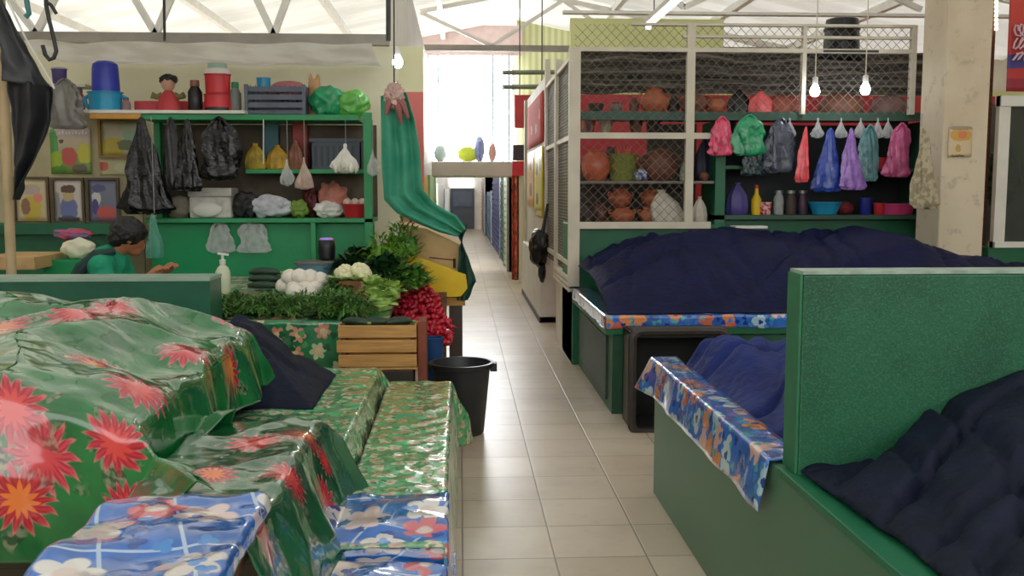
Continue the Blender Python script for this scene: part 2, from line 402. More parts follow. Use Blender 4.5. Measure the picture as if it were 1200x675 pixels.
c = g.mix(g.ss(g.m('PINGPONG', x, 0.06), 0.01, 0.05), lin((200, 204, 150)), lin((222, 226, 178)))  # rib shading striped into the colour of a flat wall
g.put(p.inputs['Base Color'], c)
struct(MB().box(x1+0.1, 7.6, 18.6, 18.7, 0, 4.9).build('wall_far', m, smooth=False))
# column
xl, xr = X(1105, 150, 8.0), X(1158, 150, 8.0)
m, g, p, o = base_mat('column_plaster')
pos = g.n('ShaderNodeNewGeometry').outputs['Position']
c = g.mix(g.ss(g.noise(pos, 1.5, 4), 0.35, 0.65), lin((206, 190, 162)), lin((222, 208, 182)))
c = g.mix(g.m('MULTIPLY', g.ss(g.noise(pos, 7, 5, 0.65), 0.56, 0.66), 0.5), c, lin((170, 158, 138)))
g.put(p.inputs['Base Color'], c); p.inputs['Roughness'].default_value = 0.7
struct(MB().box(xl, xr, 8.0, 8.42, 0, 4.15).build('column', m, smooth=False, bevel=0.012))
# ------------------------------------------------------------------ roof trusses, purlins, fittings
def truss(label, y, xa, xb, zb, step, grp):
    t = thing('roof_truss', label, 'truss', ((xa+xb)/2, y, zb), grp)
    th = 0.03 if y == 10.6 else 0.09
    MB().box(xa, xb, y-0.05, y+0.05, zb, zb+th).build('bottom_chord', WHITE if y == 10.6 else mat('grey_truss_paint', (150, 144, 134), 0.6, 0.1), t, smooth=False)
    mb = MB(); n = 30
    for k in range(n):
        a, b = xa+(xb-xa)*k/n, xa+(xb-xa)*(k+1)/n
        mb.bar((a, y, roof_z(a)-0.09), (b, y, roof_z(b)-0.09), 0.07)
    mb.build('top_chord', WHITE, t, smooth=False)
    k = 0; xx = xa
    while xx+step <= xb+1e-6:
        a, b = xx, xx+step
        p, q = ((a, y, zb+0.08), (b, y, roof_z(b)-0.1)) if k % 2 else ((a, y, roof_z(a)-0.1), (b, y, zb+0.08))
        if abs(p[2]-q[2]) > 0.06: MB().bar(p, q, 0.055).build('web_bar', WHITE, t, smooth=False)
        xx += step; k += 1
    return t
truss('near roof truss with grey bottom chord above the white canvas and black bags', 8.7, -6.1, X(456, 48, 8.7), Z(250, 52, 8.7), 0.5, 'roof trusses')
truss('far roof truss with white web bars in front of the glaring loft window', 15.5, -0.6, 6.5, Z(560, 60, 15.5), 1.1, 'roof trusses')
truss('roof truss above the wire mesh cage of the pottery stall', 10.6, 1.1, 7.4, 3.44, 1.3, 'roof trusses')
for k, (xx, lab) in enumerate(((-4.6, 'leftmost purlin, far left roof slope'), (-3.2, 'second purlin from the left roof edge'), (-1.8, 'purlin over the white canvas'), (-0.3, 'purlin left of the ridge above the loft window'), (2.4, 'purlin beside the fluorescent tube'), (3.8, 'purlin above the black bucket'), (5.2, 'rightmost purlin above the column'))):
    tag(MB().box(xx-0.04, xx+0.04, -2.6, 38, roof_z(xx)-0.13, roof_z(xx)-0.03).build('roof_purlin', WHITE, smooth=False), 'white steel '+lab, 'purlin', 'roof purlins')
t = thing('tube_light', 'lit fluorescent tube on a white batten under the right roof slope', 'lamp', (2.0, 9.6, 3.26))
a, b = (2.0, 10.5, 3.3), (2.0, 8.9, 3.3)
MB().bar((2.0, 10.55, 3.35), (2.0, 8.85, 3.35), 0.09, 0.05).build('batten', WHITE, t, smooth=False)
MB().tube([a, b], 0.018, 12).build('tube', mat('lit_tube', (255, 255, 250), 0.3, 0.0, emit=7.0), t)
for yy in (8.87, 10.53): MB().box(1.965, 2.035, yy-0.02, yy+0.02, 3.27, 3.34).build('end_cap', WHITE, t, smooth=False)
for yy in (9.2, 10.2): MB().tube([(2.0, yy, 3.37), (2.0, yy, roof_z(2.0)-0.02)], 0.006, 6).build('hanger', DARKM, t)
BULB = mat('lit_bulb', (246, 250, 255), 0.3, 0.0, emit=26.0)
def bulb(px, py, Y, label, zt):
    c = at(px, py, Y)
    t = thing('light_bulb', label, 'lamp', (c.x, c.y, c.z-0.05), 'lit bulbs')
    MB().lathe([(0.005, -0.055), (0.03, -0.045), (0.042, -0.015), (0.038, 0.015), (0.022, 0.045), (0.016, 0.055)], c, 16).build('glass', BULB, t)
    MB().lathe([(0.02, 0.05), (0.024, 0.06), (0.024, 0.11), (0.008, 0.12)], c, 12).build('socket', WHITE, t)
    MB().tube([c+Vector((0, 0, 0.11)), (c.x, c.y, zt)], 0.005, 6).build('cord', CREAM, t)
bulb(955, 106, 8.45, 'lit white bulb in front of the mesh, left of the pair above the hanging bags', roof_z(X(955, 106, 8.45)))
bulb(1014, 104, 8.45, 'lit white bulb in front of the mesh, right of the pair nearest the column', roof_z(X(1014, 104, 8.45)))
bulb(466, 72, 8.2, 'bright bare bulb at the right end of the white canvas above the teal tarp', roof_z(X(466, 72, 8.2)))
# horizontal pipes right of the loft window
for py, lab in ((85, 'upper'), (102, 'lower')):
    a, b = at(590, py, 15.0), at(650, py-1, 15.0)
    tag(MB().tube([a, b+Vector((0.6, 0, 0))], 0.035, 8).build('pipe', mat('green_grey_pipe', (120, 132, 110), 0.5)), lab+' horizontal grey green pipe right of the loft window', 'pipe', 'pipes by the loft')
# ------------------------------------------------------------------ right side: frame, stall, counter
# rear counter
t = thing('stall_counter', 'green stall counter with blue floral edging and recessed dark end panel', 'counter', (2.6, 7.7, 0))
MB().box(1.06, 3.88, 6.74, 8.66, 0, 0.62).box(3.88, 4.6, 6.74, 7.96, 0, 0.62).build('body', GREEN_D, t, smooth=False)
MB().box(1.0, 3.88, 6.68, 8.68, 0.575, 0.70).box(3.88, 4.65, 6.68, 7.97, 0.575, 0.70).build('counter_lip', GREEN, t, smooth=False)
MB().box(1.045, 1.075, 6.95, 8.5, 0.06, 0.52).build('end_panel', mat('dark_green_panel', (36, 66, 52), 0.5, 0.15, 4), t, smooth=False)
BF = print_mat('blue_floral_oilcloth', (52, 108, 196), [(8, 0.5, 3, [(196, 212, 222), (226, 140, 84), (170, 204, 220), (206, 104, 76), (220, 180, 166)], 0.3, None), (20, 0.4, 3, [(30, 60, 150), (80, 170, 180), (60, 130, 220)], 0.4, None)], rough=0.2)
def strip(fn, nu, nv, name, m, lab, cat, grp=None, solid=0.003):
    return tag(MB().grid(fn, nu, nv).build(name, m, solid=solid, angle=180), lab, cat, grp)
def edge_cloth(u, v):
    # runs along the aisle edge then round the corner along the front edge
    L1, L2 = 1.95, 3.5; s = u*(L1+L2)
    if s < L1: bx, by, nx, ny = 1.0, 8.63-s, -1, 0
    else: bx, by, nx, ny = 1.0+(s-L1), 6.68, 0, -1
    w = 0.25*v
    if w < 0.16: p = (bx-nx*(0.16-w), by-ny*(0.16-w), 0.706+0.003*nz(s*6, v*4))
    else: p = (bx+nx*(0.006+0.01*nz(s*5, 1)*(w-0.16)/0.07), by+ny*(0.006+0.01*abs(nz(s*5, 1))), 0.706-(w-0.16)+0.012*nz(s*3, 7))
    return p, (s, w)
strip(edge_cloth, 150, 14, 'oilcloth_edging', BF, 'blue floral oilcloth strip along the edge of the rear counter under the navy tarp', 'oilcloth', 'blue floral edgings')
# navy tarp over goods on the rear counter
def tarp_height(x, y):
    px = 539.5+x*1145/y
    prof = [(1.0, 0.9), (1.15, 1.0), (1.45, 1.12), (1.75, 1.21), (2.3, 1.23), (3.0, 1.22), (3.5, 1.24), (3.8, 1.16), (4.05, 1.07), (4.6, 1.01)]
    for k in range(len(prof)-1):
        if prof[k][0] <= x <= prof[k+1][0]:
            f = (x-prof[k][0])/(prof[k+1][0]-prof[k][0]); f = f*f*(3-2*f); z = prof[k][1]*(1-f)+prof[k+1][1]*f; break
    else: z = 0.86 if x < 1 else 0.98
    t_ = max(0, min(1, (y-6.78)/1.05)); t_ = 1-(1-t_)**1.8
    return 0.715+(z-0.715)*t_
def tarp1(u, v):
    x = 1.03+3.6*u; y = 6.75+(1.78-0.62*max(0, min(1, (x-3.5)/0.3)))*v
    e = min(1, min(u/0.03, (1-u)/0.03, v/0.06, 1.0))
    h = tarp_height(x, y)
    f = folds(x, y*0.8, 3, 0.45, 0.12, 1.8)-0.04
    z = h+f*e*min(1, max(0.25, (h-0.7)/0.3))
    if u < 0.02: x -= 0.0
    return (x+0.02*nz(y*4, 5), y+0.02*nz(x*5, 8), max(0.714, z)), (x, y)
tag(MB().grid(tarp1, 190, 90).build('navy_tarp', NAVY, solid=0.004, angle=180), 'large navy tarp heaped over goods on the rear counter below the hanging bags', 'tarp', 'dark tarps')
# green box panel and dark gap behind the counter
t = thing('back_counter', 'green painted counter block under the white wire cage of pots', 'stall base', (1.9, 8.75, 0))
MB().box(1.0, X(850, 300, 8.7), 8.70, 9.55, 0.0, Z(760, 263, 8.7)).build('body', GREEN, t, smooth=False, bevel=0.008)
# cage posts and rails with wire mesh
YF = 8.66
t = thing('wire_cage', 'white painted steel cage with chain link mesh around the pottery shelves', 'cage', (2.3, YF, 1.27))
zt = Z(700, 57, YF); zb = Z(760, 262, YF)
xp = [X(673, 150, YF), X(808, 150, YF), X(942, 60, YF), X(1070, 60, YF)]
for k, xx in enumerate(xp):
    w = (0.05, 0.036, 0.018, 0.022)[k]
    z0 = Z(700, 300, YF) if k == 0 else (zb if k == 1 else Z(700, 133, YF))
    MB().box(xx-w, xx+w, YF-0.03, YF+0.03, z0 if k else 0.72, zt+(0.22 if k else 0)).build('post', CREAM, t, smooth=False)
def rail(px0, px1, py, w=0.022):
    MB().box(X(px0, py, YF), X(px1, py, YF), YF-0.028, YF+0.028, Z(700, py, YF)-w, Z(700, py, YF)+w).build('rail', CREAM, t, smooth=False)
rail(673, 1072, 58, 0.018); rail(673, 835, 159, 0.026); rail(673, 832, 264, 0.03); rail(800, 1072, 42, 0.011); rail(740, 1072, 28, 0.011)
WIRE = mat('galvanised_wire', (110, 106, 98), 0.5, 0.1)
mb = MB(); x0, x1, z0, z1 = xp[0], xp[3], Z(700, 133, YF), Z(700, 28, YF); st = 0.085
def wires(mb, x0, x1, z0, z1, st, plane):
    n = int((x1-x0+z1-z0)/st)
    for k in range(n):
        s = k*st
        a = (x0+s, z0) if x0+s <= x1 else (x1, z0+(x0+s-x1)); b = (x0+s-(z1-z0), z1) if x0+s-(z1-z0) >= x0 else (x0, z0+s)
        mb.bar(plane(*a), plane(*b), 0.0036)
        mir = lambda q: (x0+x1-q[0], q[1])
        mb.bar(plane(*mir(a)), plane(*mir(b)), 0.0036)
wires(mb, x0, x1, z0, z1, st, lambda a, b: (a, YF, b))
wires(mb, xp[0], xp[1], zb, z0, st, lambda a, b: (a, YF, b))
mb.build('chain_link', WIRE, t, smooth=False)
# cage side along the aisle
for (yy, w) in ((10.15, 0.05), (11.4, 0.04)):
    MB().box(1.0-w*0.5, 1.0+w, yy-w, yy+w, 0.7, Z(655, 70, yy)).build('side_post', CREAM, t, smooth=False)
for zz in (0.9, Z(660, 165, 9.5), zt-0.05): MB().box(0.985, 1.03, 8.66, 11.4, zz-0.02, zz+0.02).build('side_rail', CREAM, t, smooth=False)
mb = MB(); wires(mb, 8.7, 11.4, 0.8, zt, 0.06, lambda a, b: (1.01, a, b)); mb.build('side_mesh', WIRE, t, smooth=False)
t = thing('cage_plinth', 'cream tiled plinth under the wire cage along the aisle', 'plinth', (1.1, 9.45, 0))
MB().box(1.0, 1.3, 8.72, 10.2, 0, 0.72).build('body', mat('plinth_tile', (196, 188, 168), 0.4, 0.1, 4), t, smooth=False)
for k in range(3): MB().box(0.97, 1.3, 8.72, 10.2, 0.66+k*0.045, 0.69+k*0.045).build('ledge', CREAM, t, smooth=False)
# folded shade net behind the mesh at the top
m, g, p, o = base_mat('shade_net')
uv = g.n('ShaderNodeUVMap').outputs[0]; x, y, _ = g.sep(uv)
f = g.noise(g.v('MULTIPLY', uv, (3, 26, 1)), 1.0, 4, 0.6)
g.put(p.inputs['Base Color'], g.mix(g.ss(f, 0.4, 0.65), lin((80, 75, 68)), lin((128, 119, 108))))
g.put(p.inputs['Alpha'], g.m('ADD', g.m('MULTIPLY', g.ss(g.noise(uv, 14, 3), 0.4, 0.6), 0.10), g.m('ADD', 0.80, g.m('MULTIPLY', g.ss(x, 0.0, 1.6), 0.17)), clamp=True))
p.inputs['Roughness'].default_value = 0.9
za, zc = Z(700, 110, 8.95), Z(700, 60, 8.95)
def net(u, v):
    x = 1.0+3.3*u; z = za+(zc-za)*v
    return (x, 8.95+0.05*math.sin(v*22+nz(x*2, 4)*2)+0.05*nz(x*3, z*9), z+0.03*nz(x*2.2, v*3)), (x-1.0, v)
tag(MB().grid(net, 120, 40).build('shade_net', m, solid=0.003, angle=180), 'dark grey shade net folded in bands behind the upper wire mesh', 'net')
# cage shelves and the dark back boards
SH = mat('dull_green_shelf', (52, 84, 70), 0.5, 0.15, 4)
x0c, x1c = xp[0]+0.06, X(1092, 135, 8.62)
z135 = Z(900, 131, 8.62); z213 = Z(740, 212, 8.75)
t = thing('long_shelf', 'long dull green top shelf carrying clay pots above the hanging bags', 'shelf', ((x0c+x1c)/2, 8.9, z135-0.05))
MB().box(x0c, x1c, 8.7, 9.25, z135-0.05, z135).build('board', SH, t, smooth=False)
MB().box(x0c, x1c, 8.69, 8.72, z135-0.07, z135+0.005).build('front_edge', SH, t, smooth=False)
for xx in (x0c+0.1, 2.5, x1c-0.1): MB().box(xx-0.015, xx+0.015, 8.9, 9.3, z135-0.18, z135-0.05).build('bracket', DARKM, t, smooth=False)
tag(MB().box(x0c, X(836, 212, 8.75), 8.72, 9.3, z213-0.025, z213).build('wire_shelf', mat('grey_shelf', (120, 116, 106), 0.5), smooth=False, bevel=0.004), 'narrow grey middle shelf inside the wire cage', 'shelf')
# green shelf unit right
t = thing('shelf_unit', 'dark green wooden shelf unit behind the hanging bags beside the column', 'shelf', (3.3, 8.9, 0.9))
ya, yb = 8.72, 9.2
xa, xb = X(838, 230, ya), X(1088, 230, ya)
z252 = Z(950, 252, ya); z195 = Z(860, 194, ya)
def sbox(n, px0, px1, za, zb, y0=ya, y1=yb, m=SH): return MB().box(px0, px1, y0, y1, za, zb).build(n, m, t, smooth=False)
sbox('side_panel', xa, xa+0.09, 0.7, z135-0.07, m=GREEN); sbox('side_panel', xb-0.05, xb, 0.7, z135-0.07)
sbox('shelf_board', xa, xb, z252-0.04, z252); sbox('shelf_board', xa+0.09, X(885, 194, ya), z195-0.03, z195, m=GREEN)
sbox('shelf_board', X(1000, 194, ya), xb, Z(1030, 198, ya)-0.02, Z(1030, 198, ya))
bb_ = thing('clutter_board', 'added brown grey board standing in for dark clutter behind the lower pots', 'board', (1.8, 9.4, 0.7))
MB().box(1.06, xa-0.02, 9.38, 9.41, 0.0, Z(700, 192, 9.4)).box(X(758, 150, 9.4), xa-0.02, 9.38, 9.41, Z(700, 192, 9.4), z135-0.06).build('sheet', mat('clutter_brown_grey', (88, 72, 62), 0.7, 0.25, 5), bb_, smooth=False)  # board added to stand in for the dark clutter inside the cage
sbox('back_panel', xa, xb, 0.7, z135-0.08, yb, yb+0.03, m=mat('shelf_interior_shade', (38, 46, 46), 0.7, 0.2, 4))  # dark colour stands in for the shade inside the shelf unit
sbox('front_panel', xa+0.05, xb, 0.7, z252-0.05, ya+0.1, ya+0.13, m=GREEN)
# near stall with trough and partition
STALL = two_tone('stall_side_reflecting', -1, (20, 60, 40), (60, 108, 78), 0.38)  # paler green has the side's reflected light put into the colour
t = thing('near_stall', 'nearest green stall trough with low aisle wall on the right', 'stall', (2.2, 3.4, 0))
MB().box(1.0, 1.09, 0.9, 4.94, 0, 0.70).build('aisle_wall', STALL, t, smooth=False, bevel=0.006)
MB().box(0.995, 1.13, 0.9, 2.97, 0.68, 0.708).build('wall_cap', GREEN, t, smooth=False, bevel=0.006)
MB().box(1.09, 4.2, 4.84, 4.94, 0, 0.66).build('back_wall', GREEN_D, t, smooth=False, bevel=0.006)
MB().box(1.09, 4.2, 0.9, 4.84, 0.0, 0.42).build('bed', GREEN_D, t, smooth=False)
mp, gp, pp, op = base_mat('partition_paint')
posn = gp.n('ShaderNodeNewGeometry').outputs['Position']
cg = gp.mix(gp.ss(gp.noise(posn, 3, 4), 0.35, 0.65), lin((20, 78, 52)), lin((28, 94, 64)))
cg = gp.mix(gp.m('MULTIPLY', gp.ss(gp.noise(posn, 160, 2), 0.5, 0.62), 0.35), cg, lin((60, 130, 96)))
gp.put(pp.inputs['Base Color'], cg); pp.inputs['Roughness'].default_value = 0.5
bb = gp.n('ShaderNodeBump'); bb.inputs['Strength'].default_value = 0.35; bb.inputs['Distance'].default_value = 0.004
gp.put(bb.inputs['Height'], gp.noise(posn, 130, 2)); gp.put(pp.inputs['Normal'], bb.outputs[0])
MB().box(1.03, 4.2, 2.88, 3.0, 0.40, 1.325).build('partition', mp, t, smooth=False, bevel=0.008)
MB().box(1.03, 4.2, 2.88, 3.0, 1.325, 1.335).build('partition_cap', mat('pale_top_edge', (150, 170, 156), 0.5, 0.2, 20), t, smooth=False)  # top strip, paler than the board below
MB().box(1.022, 1.03, 2.884, 2.996, 0.71, 1.325).build('partition_edge', mat('partition_end_green', (40, 112, 76), 0.5, 0.1, 20), t, smooth=False)  # end face in a lighter green than the front
def edge2(u, v):
    s = 3.03+(4.99-3.03)*u; w = 0.30*v
    if w < 0.13: p = (1.12-w, s, 0.712+0.004*nz(s*7, w*30))
    else:
        k = (w-0.13)/0.17
        p = (0.99-0.03*k*(1+0.6*nz(s*4, 2))-(0.05*k*max(0, (u-0.9)/0.1)), s+0.03*k*max(0, (u-0.9)/0.1), 0.712-(w-0.13)+0.006*nz(s*6, 3))
    return p, (s, w)
strip(edge2, 90, 16, 'oilcloth_edging', BF, 'blue and orange floral oilcloth strip hung over the low wall of the nearest stall', 'oilcloth', 'blue floral edgings')
# navy cloths in the near stall
def tarp2(u, v):
    x = 1.115+2.6*u; y = 3.02+1.81*v
    a = min(1, u/0.16); a = a*a*(3-2*a)
    a = min(1, u/(0.04+0.12*(1-v)))
    h = 0.66+0.15*a
    f = folds(x, y, 2, 0.5, 0.13, 2.4)-0.03
    e = min(1, u/0.04)
    return (x, y, h+f*e), (x, y)
tag(MB().grid(tarp2, 110, 90).build('navy_tarp', NAVY_L, solid=0.004, angle=180), 'blue navy tarp sunk in the stall behind the tall green partition', 'tarp', 'dark tarps')
def tarp3(u, v):
    y = 0.95+1.92*v; x = 1.035+0.035*min(1, (2.87-y)/0.6)+1.9*u
    # heap that climbs to the right and towards the partition
    a = max(0, min(1, u*1.9/0.75)); b = max(0, min(1, (2.87-y)/1.2))
    h = 0.722+0.36*a**0.8-0.10*b*a
    q = (x-1.0)*0.9-(y-2.8)*0.5
    f = folds(x, y, 5, 0.5, 0.13, 2.4)-0.02
    return (x+0.02*nz(y*3, 1), y, max(0.72 if x < 1.16 else 0.6, h+(f-0.02)*min(1, u/0.06+0.1))), (x, y)
tag(MB().grid(tarp3, 120, 110).build('navy_tarp', NAVY_D, solid=0.004, angle=180), 'nearest dark charcoal navy tarp heaped in front of the tall green partition', 'tarp', 'dark tarps')
# black plastic bin lying open towards the aisle between the stalls
t = thing('plastic_bin', 'black plastic bin with open front standing between the two green stalls', 'bin', (1.42, 6.3, 0))
x0, x1, y0, y1, zz = X(741, 490, 6.2), X(741, 490, 6.2)+0.62, 6.2, 6.6, Z(780, 388, 6.2)
MB().box(x0, x0+0.03, y0+0.02, y1, 0.02, zz-0.02).build('side_wall', BLACKP, t, smooth=False, bevel=0.01)
MB().box(x1-0.03, x1, y0+0.02, y1, 0.02, zz-0.02).build('side_wall', BLACKP, t, smooth=False, bevel=0.01)
MB().box(x0, x1, y0+0.02, y1, zz-0.05, zz-0.02).build('top_wall', BLACKP, t, smooth=False, bevel=0.01)
MB().box(x0, x1, y0+0.02, y1, 0.0, 0.03).build('bottom_wall', BLACKP, t, smooth=False, bevel=0.01)
MB().box(x0, x1, y1-0.03, y1, 0.02, zz-0.02).build('back_wall', BLACKP, t, smooth=False)
RIMM = mat('worn_black_rim', (52, 46, 44), 0.5, 0.15, 12)
mb = MB(); ptsr = []
for (cx, cz, a0) in ((x1-0.06, zz-0.06, 0), (x0+0.06, zz-0.06, 90), (x0+0.06, 0.06, 180), (x1-0.06, 0.06, 270)):
    for k in range(5): a = R(a0+k*22.5); ptsr.append((cx+0.06*math.cos(a), y0+0.02, cz+0.06*math.sin(a)))
mb.tube(ptsr+[ptsr[0]], 0.03, 8); mb.build('rim', RIMM, t)
# ------------------------------------------------------------------ pottery on the caged shelves
def pot(px, pybase, Y, wpx, hpx, m, label, grp, shape='olla', lid=False, zb=None, name='clay_pot'):
    b = at(px, pybase, Y); z = zb if zb is not None else b.z
    s = Y/FPX; r = wpx*s/2; h = hpx*s
    t = thing(name, label, 'pot', (b.x, Y, z), grp)
    P = {'olla': [(0.45, 0), (0.75, 0.12), (0.97, 0.36), (1.0, 0.5), (0.9, 0.68), (0.62, 0.84), (0.58, 0.9), (0.72, 1.0), (0.64, 1.0), (0.5, 0.9), (0.55, 0.8)],
         'bowl': [(0.4, 0), (0.5, 0.05), (0.8, 0.4), (0.97, 0.85), (1.0, 1.0), (0.94, 1.0), (0.75, 0.45), (0.35, 0.12)],
         'jar': [(0.55, 0), (0.7, 0.06), (0.95, 0.3), (1.0, 0.55), (0.85, 0.8), (0.5, 0.95), (0.55, 1.0), (0.42, 1.0), (0.4, 0.9)],
         'dome': [(0.95, 0), (1.0, 0.1), (0.97, 0.4), (0.8, 0.75), (0.5, 0.93), (0.15, 1.0), (0.05, 1.0)]}[shape]
    MB().lathe([(a*r, c*h) for a, c in P], (b.x, Y, z), 28, sy=0.9).build('body', m, t)
    if shape in ('olla', 'jar'):
        for sgn in (-1, 1):
            zc = z+0.68*h; xx = b.x+sgn*r*0.85
            MB().tube([(xx, Y, zc+0.12*h), (xx+sgn*0.18*r, Y, zc+0.08*h), (xx+sgn*0.22*r, Y, zc-0.04*h), (xx+sgn*0.05*r, Y, zc-0.14*h)], 0.07*r, 8).build('handle', m, t)
    if lid:
        MB().lathe([(0.66*r, 0), (0.6*r, 0.05*h), (0.3*r, 0.14*h), (0.1*r, 0.16*h), (0.12*r, 0.22*h), (0.02, 0.24*h)], (b.x, Y, z+h), 20, sy=0.9).build('lid', m, t)
    return t
YT = 8.98
g1 = 'clay pots on the long top shelf'
pot(767, 133, YT, 34, 30, TERRA, 'orange clay pot on the top shelf left of the middle cage post', g1, 'olla', zb=z135)
pot(789, 133, YT+0.1, 16, 24, DARKCL, 'dark narrow clay jar right beside the orange pot on the top shelf', g1, 'jar', zb=z135)
pot(812, 133, YT, 32, 27, TERRA_D, 'brown clay pot behind the middle cage post on the top shelf', g1, 'olla', zb=z135)
pot(838, 133, YT, 24, 20, TERRA, 'small orange clay pot beside the black bag on the top shelf', g1, 'olla', zb=z135)
pot(918, 133, YT, 50, 24, mat('red_clay', (150, 74, 58), 0.5, 0.15, 8), 'wide red clay bowl upside down on the top shelf right of the pink bag', g1, 'dome', zb=z135, name='clay_bowl')
pot(985, 133, YT, 54, 26, TERRA_D, 'wide brown clay bowl upside down below the two bulbs', g1, 'dome', zb=z135, name='clay_bowl')
pot(1042, 133, YT, 46, 24, mat('mauve_clay', (122, 88, 84), 0.55, 0.15, 8), 'mauve brown clay bowl upside down on the top shelf nearest the column', g1, 'dome', zb=z135, name='clay_bowl')
pot(698, 133, YT, 20, 12, DARKCL, 'low dark clay dish at the left end of the top shelf', g1, 'bowl', zb=z135, name='clay_bowl')
pot(722, 133, YT+0.05, 15, 14, mat('grey_clay', (120, 112, 100), 0.5, 0.15, 8), 'small grey clay pot on the top shelf in front of the red wall', g1, 'olla', zb=z135)
pot(743, 133, YT+0.1, 12, 20, TERRA_D, 'slim brown clay jar on the top shelf left of the orange pot', g1, 'jar', zb=z135)
g2 = 'pots on the middle cage shelf'
pot(698, 212, YT, 34, 36, mat('bright_clay', (200, 96, 64), 0.4, 0.12, 8, coat=0.3), 'bright orange clay pot at the left end of the middle cage shelf', g2, 'jar', zb=z213)
pot(773, 212, YT, 42, 38, TERRA_D, 'large brown clay jar on the middle cage shelf left of the middle post', g2, 'jar', zb=z213)
pot(752, 212, YT+0.16, 20, 30, TERRA, 'orange clay jar half hidden behind the blue and white bundle', g2, 'jar', zb=z213)
pot(716, 212, YT+0.18, 18, 40, DARKCL, 'tall dark clay jar behind the woven basket', g2, 'jar', zb=z213)
g3 = 'pots on the bottom cage shelf'
z262 = Z(760, 263, 8.7)+0.0
def pz(py): return Z(730, py, YT)
pot(686, 262, YT, 20, 24, DARKCL, 'dark grey clay pot at the bottom left corner of the cage', g3, 'olla', zb=z262)
pot(704, 262, YT+0.08, 18, 24, mat('wine_clay', (104, 56, 50), 0.45, 0.15, 8, coat=0.3), 'wine brown clay pot beside the dark pot at the cage bottom', g3, 'olla', zb=z262)
p0 = pot(729, 262, YT, 30, 20, TERRA, 'lower glazed orange pot of the left stacked pair at the cage bottom', g3, 'olla', zb=z262)
pot(727, 240, YT, 28, 21, TERRA, 'upper glazed orange pot of the left stacked pair at the cage bottom', g3, 'olla', zb=z262+20*YT/FPX)
pot(762, 262, YT, 28, 20, mat('light_clay', (196, 118, 78), 0.45, 0.12, 8), 'lower pale orange pot of the right stacked pair behind the white sacks', g3, 'olla', zb=z262)
pot(764, 240, YT, 27, 20, TERRA, 'upper orange pot of the right stacked pair behind the white sacks', g3, 'olla', zb=z262+20*YT/FPX)
g4 = 'small pots hanging under the top shelf'
for px, m_, lab in ((690, TERRA, 'small orange clay cup under the top shelf at the far left of the cage'), (710, mat('cream_glaze', (190, 176, 146), 0.4), 'small cream clay cup under the top shelf left of the red wall gap'), (745, TERRA_D, 'small brown clay cup under the top shelf in the middle'), (765, DARKCL, 'small dark clay cup under the top shelf near the middle post')):
    z = Z(px, 158, YT)
    tt = pot(px, 158, YT, 17, 18, m_, lab, g4, 'bowl', zb=z, name='clay_cup')
    MB().tube([(tt.location.x, YT, z+0.12), (tt.location.x, YT, z135-0.05)], 0.004, 6).build('string', DARKM, tt)
# basket and small goods on the middle shelf
t = thing('woven_basket', 'yellow green woven basket on the middle cage shelf', 'basket', (X(730, 212, YT), YT, z213))
s_ = YT/FPX
MB().lathe([(0.105, 0), (0.12, 0.02), (0.125, 0.24), (0.13, 0.25), (0.115, 0.25), (0.11, 0.03)], (X(730, 212, YT), YT, z213), 28, sy=0.7, fold=0.03, nf=14).build('body', mat('yellow_green_weave', (150, 148, 52), 0.6, 0.35, 30, rgb2=(96, 110, 48), stretch=(3, 3, 9)), t)
for k in range(6):
    MB().leaf((X(722+3*k, 182, YT), YT, z213+0.24), (0.3*(k-2.5)/3, 0, 1), 0.1, 0.03, 0.1).build('straw_tip', YELLOW, t)
tag(MB().blob((X(751, 205, YT-0.1), YT-0.1, z213+0.055), 0.06, 0.25, 3, 3, (1, 0.8, 0.9)).build('cloth_bundle', mat('blue_white_print', (200, 206, 220), 0.6, 0.3, 30, rgb2=(70, 80, 130))), 'small blue and white cloth bundle in front of the brown jar on the middle shelf', 'bundle')
def sack(px0, px1, pytop, pybot, Y, m, label, cat='bag', name='plastic_sack', grp=None, zb=None, lean=0.0, seed=1):
    b = at((px0+px1)/2, pybot, Y); s = Y/FPX; w = (px1-px0)*s; h = (pybot-pytop)*s; z = zb if zb is not None else b.z
    mb = MB()
    prof = [(0.40, 0), (0.5, 0.05), (0.52, 0.3), (0.44, 0.6), (0.24, 0.82), (0.10, 0.92), (0.15, 1.0), (0.1, 1.0)]
    M = Matrix.Shear('XY', 3, (0, 0)) if False else Matrix(((1, 0, lean), (0, 1, 0), (0, 0, 1)))
    mb.lathe([(a*w, c*h) for a, c in prof], (b.x, Y, z), 36, sy=0.6, M=M, fold=0.09, nf=7, ph=seed)
    return tag(mb.build(name, m), label, cat, grp)
WSACK = mat('white_sack', (210, 202, 188), 0.5, 0.12, 12, 0.4, 30)
sack(766, 802, 222, 262, 8.86, WSACK, 'white plastic sack at the cage bottom left of the middle post', grp='white sacks', zb=z262, lean=-0.25, seed=1)
sack(811, 828, 226, 258, 8.86, WSACK, 'small white plastic sack at the cage bottom right of the middle post', grp='white sacks', zb=z262, seed=3)
sack(797, 809, 185, 212, YT, mat('pale_green_bag', (170, 180, 160), 0.4), 'pale green small bag on the middle shelf touching the middle post', zb=z213, seed=5)
sack(814, 836, 160, 212, YT, mat('deep_navy_bag', (28, 32, 60), 0.5), 'dark navy bag on the middle cage shelf right of the middle post', zb=z213, seed=6)
tag(MB().blob((X(826, 189, 8.78), 8.80, z213+0.0+0.04), 0.045, 0.15, 3, 3).build('clay_ball', TERRA_D), 'small brown clay ball on the middle shelf in front of the navy bag', 'pot')
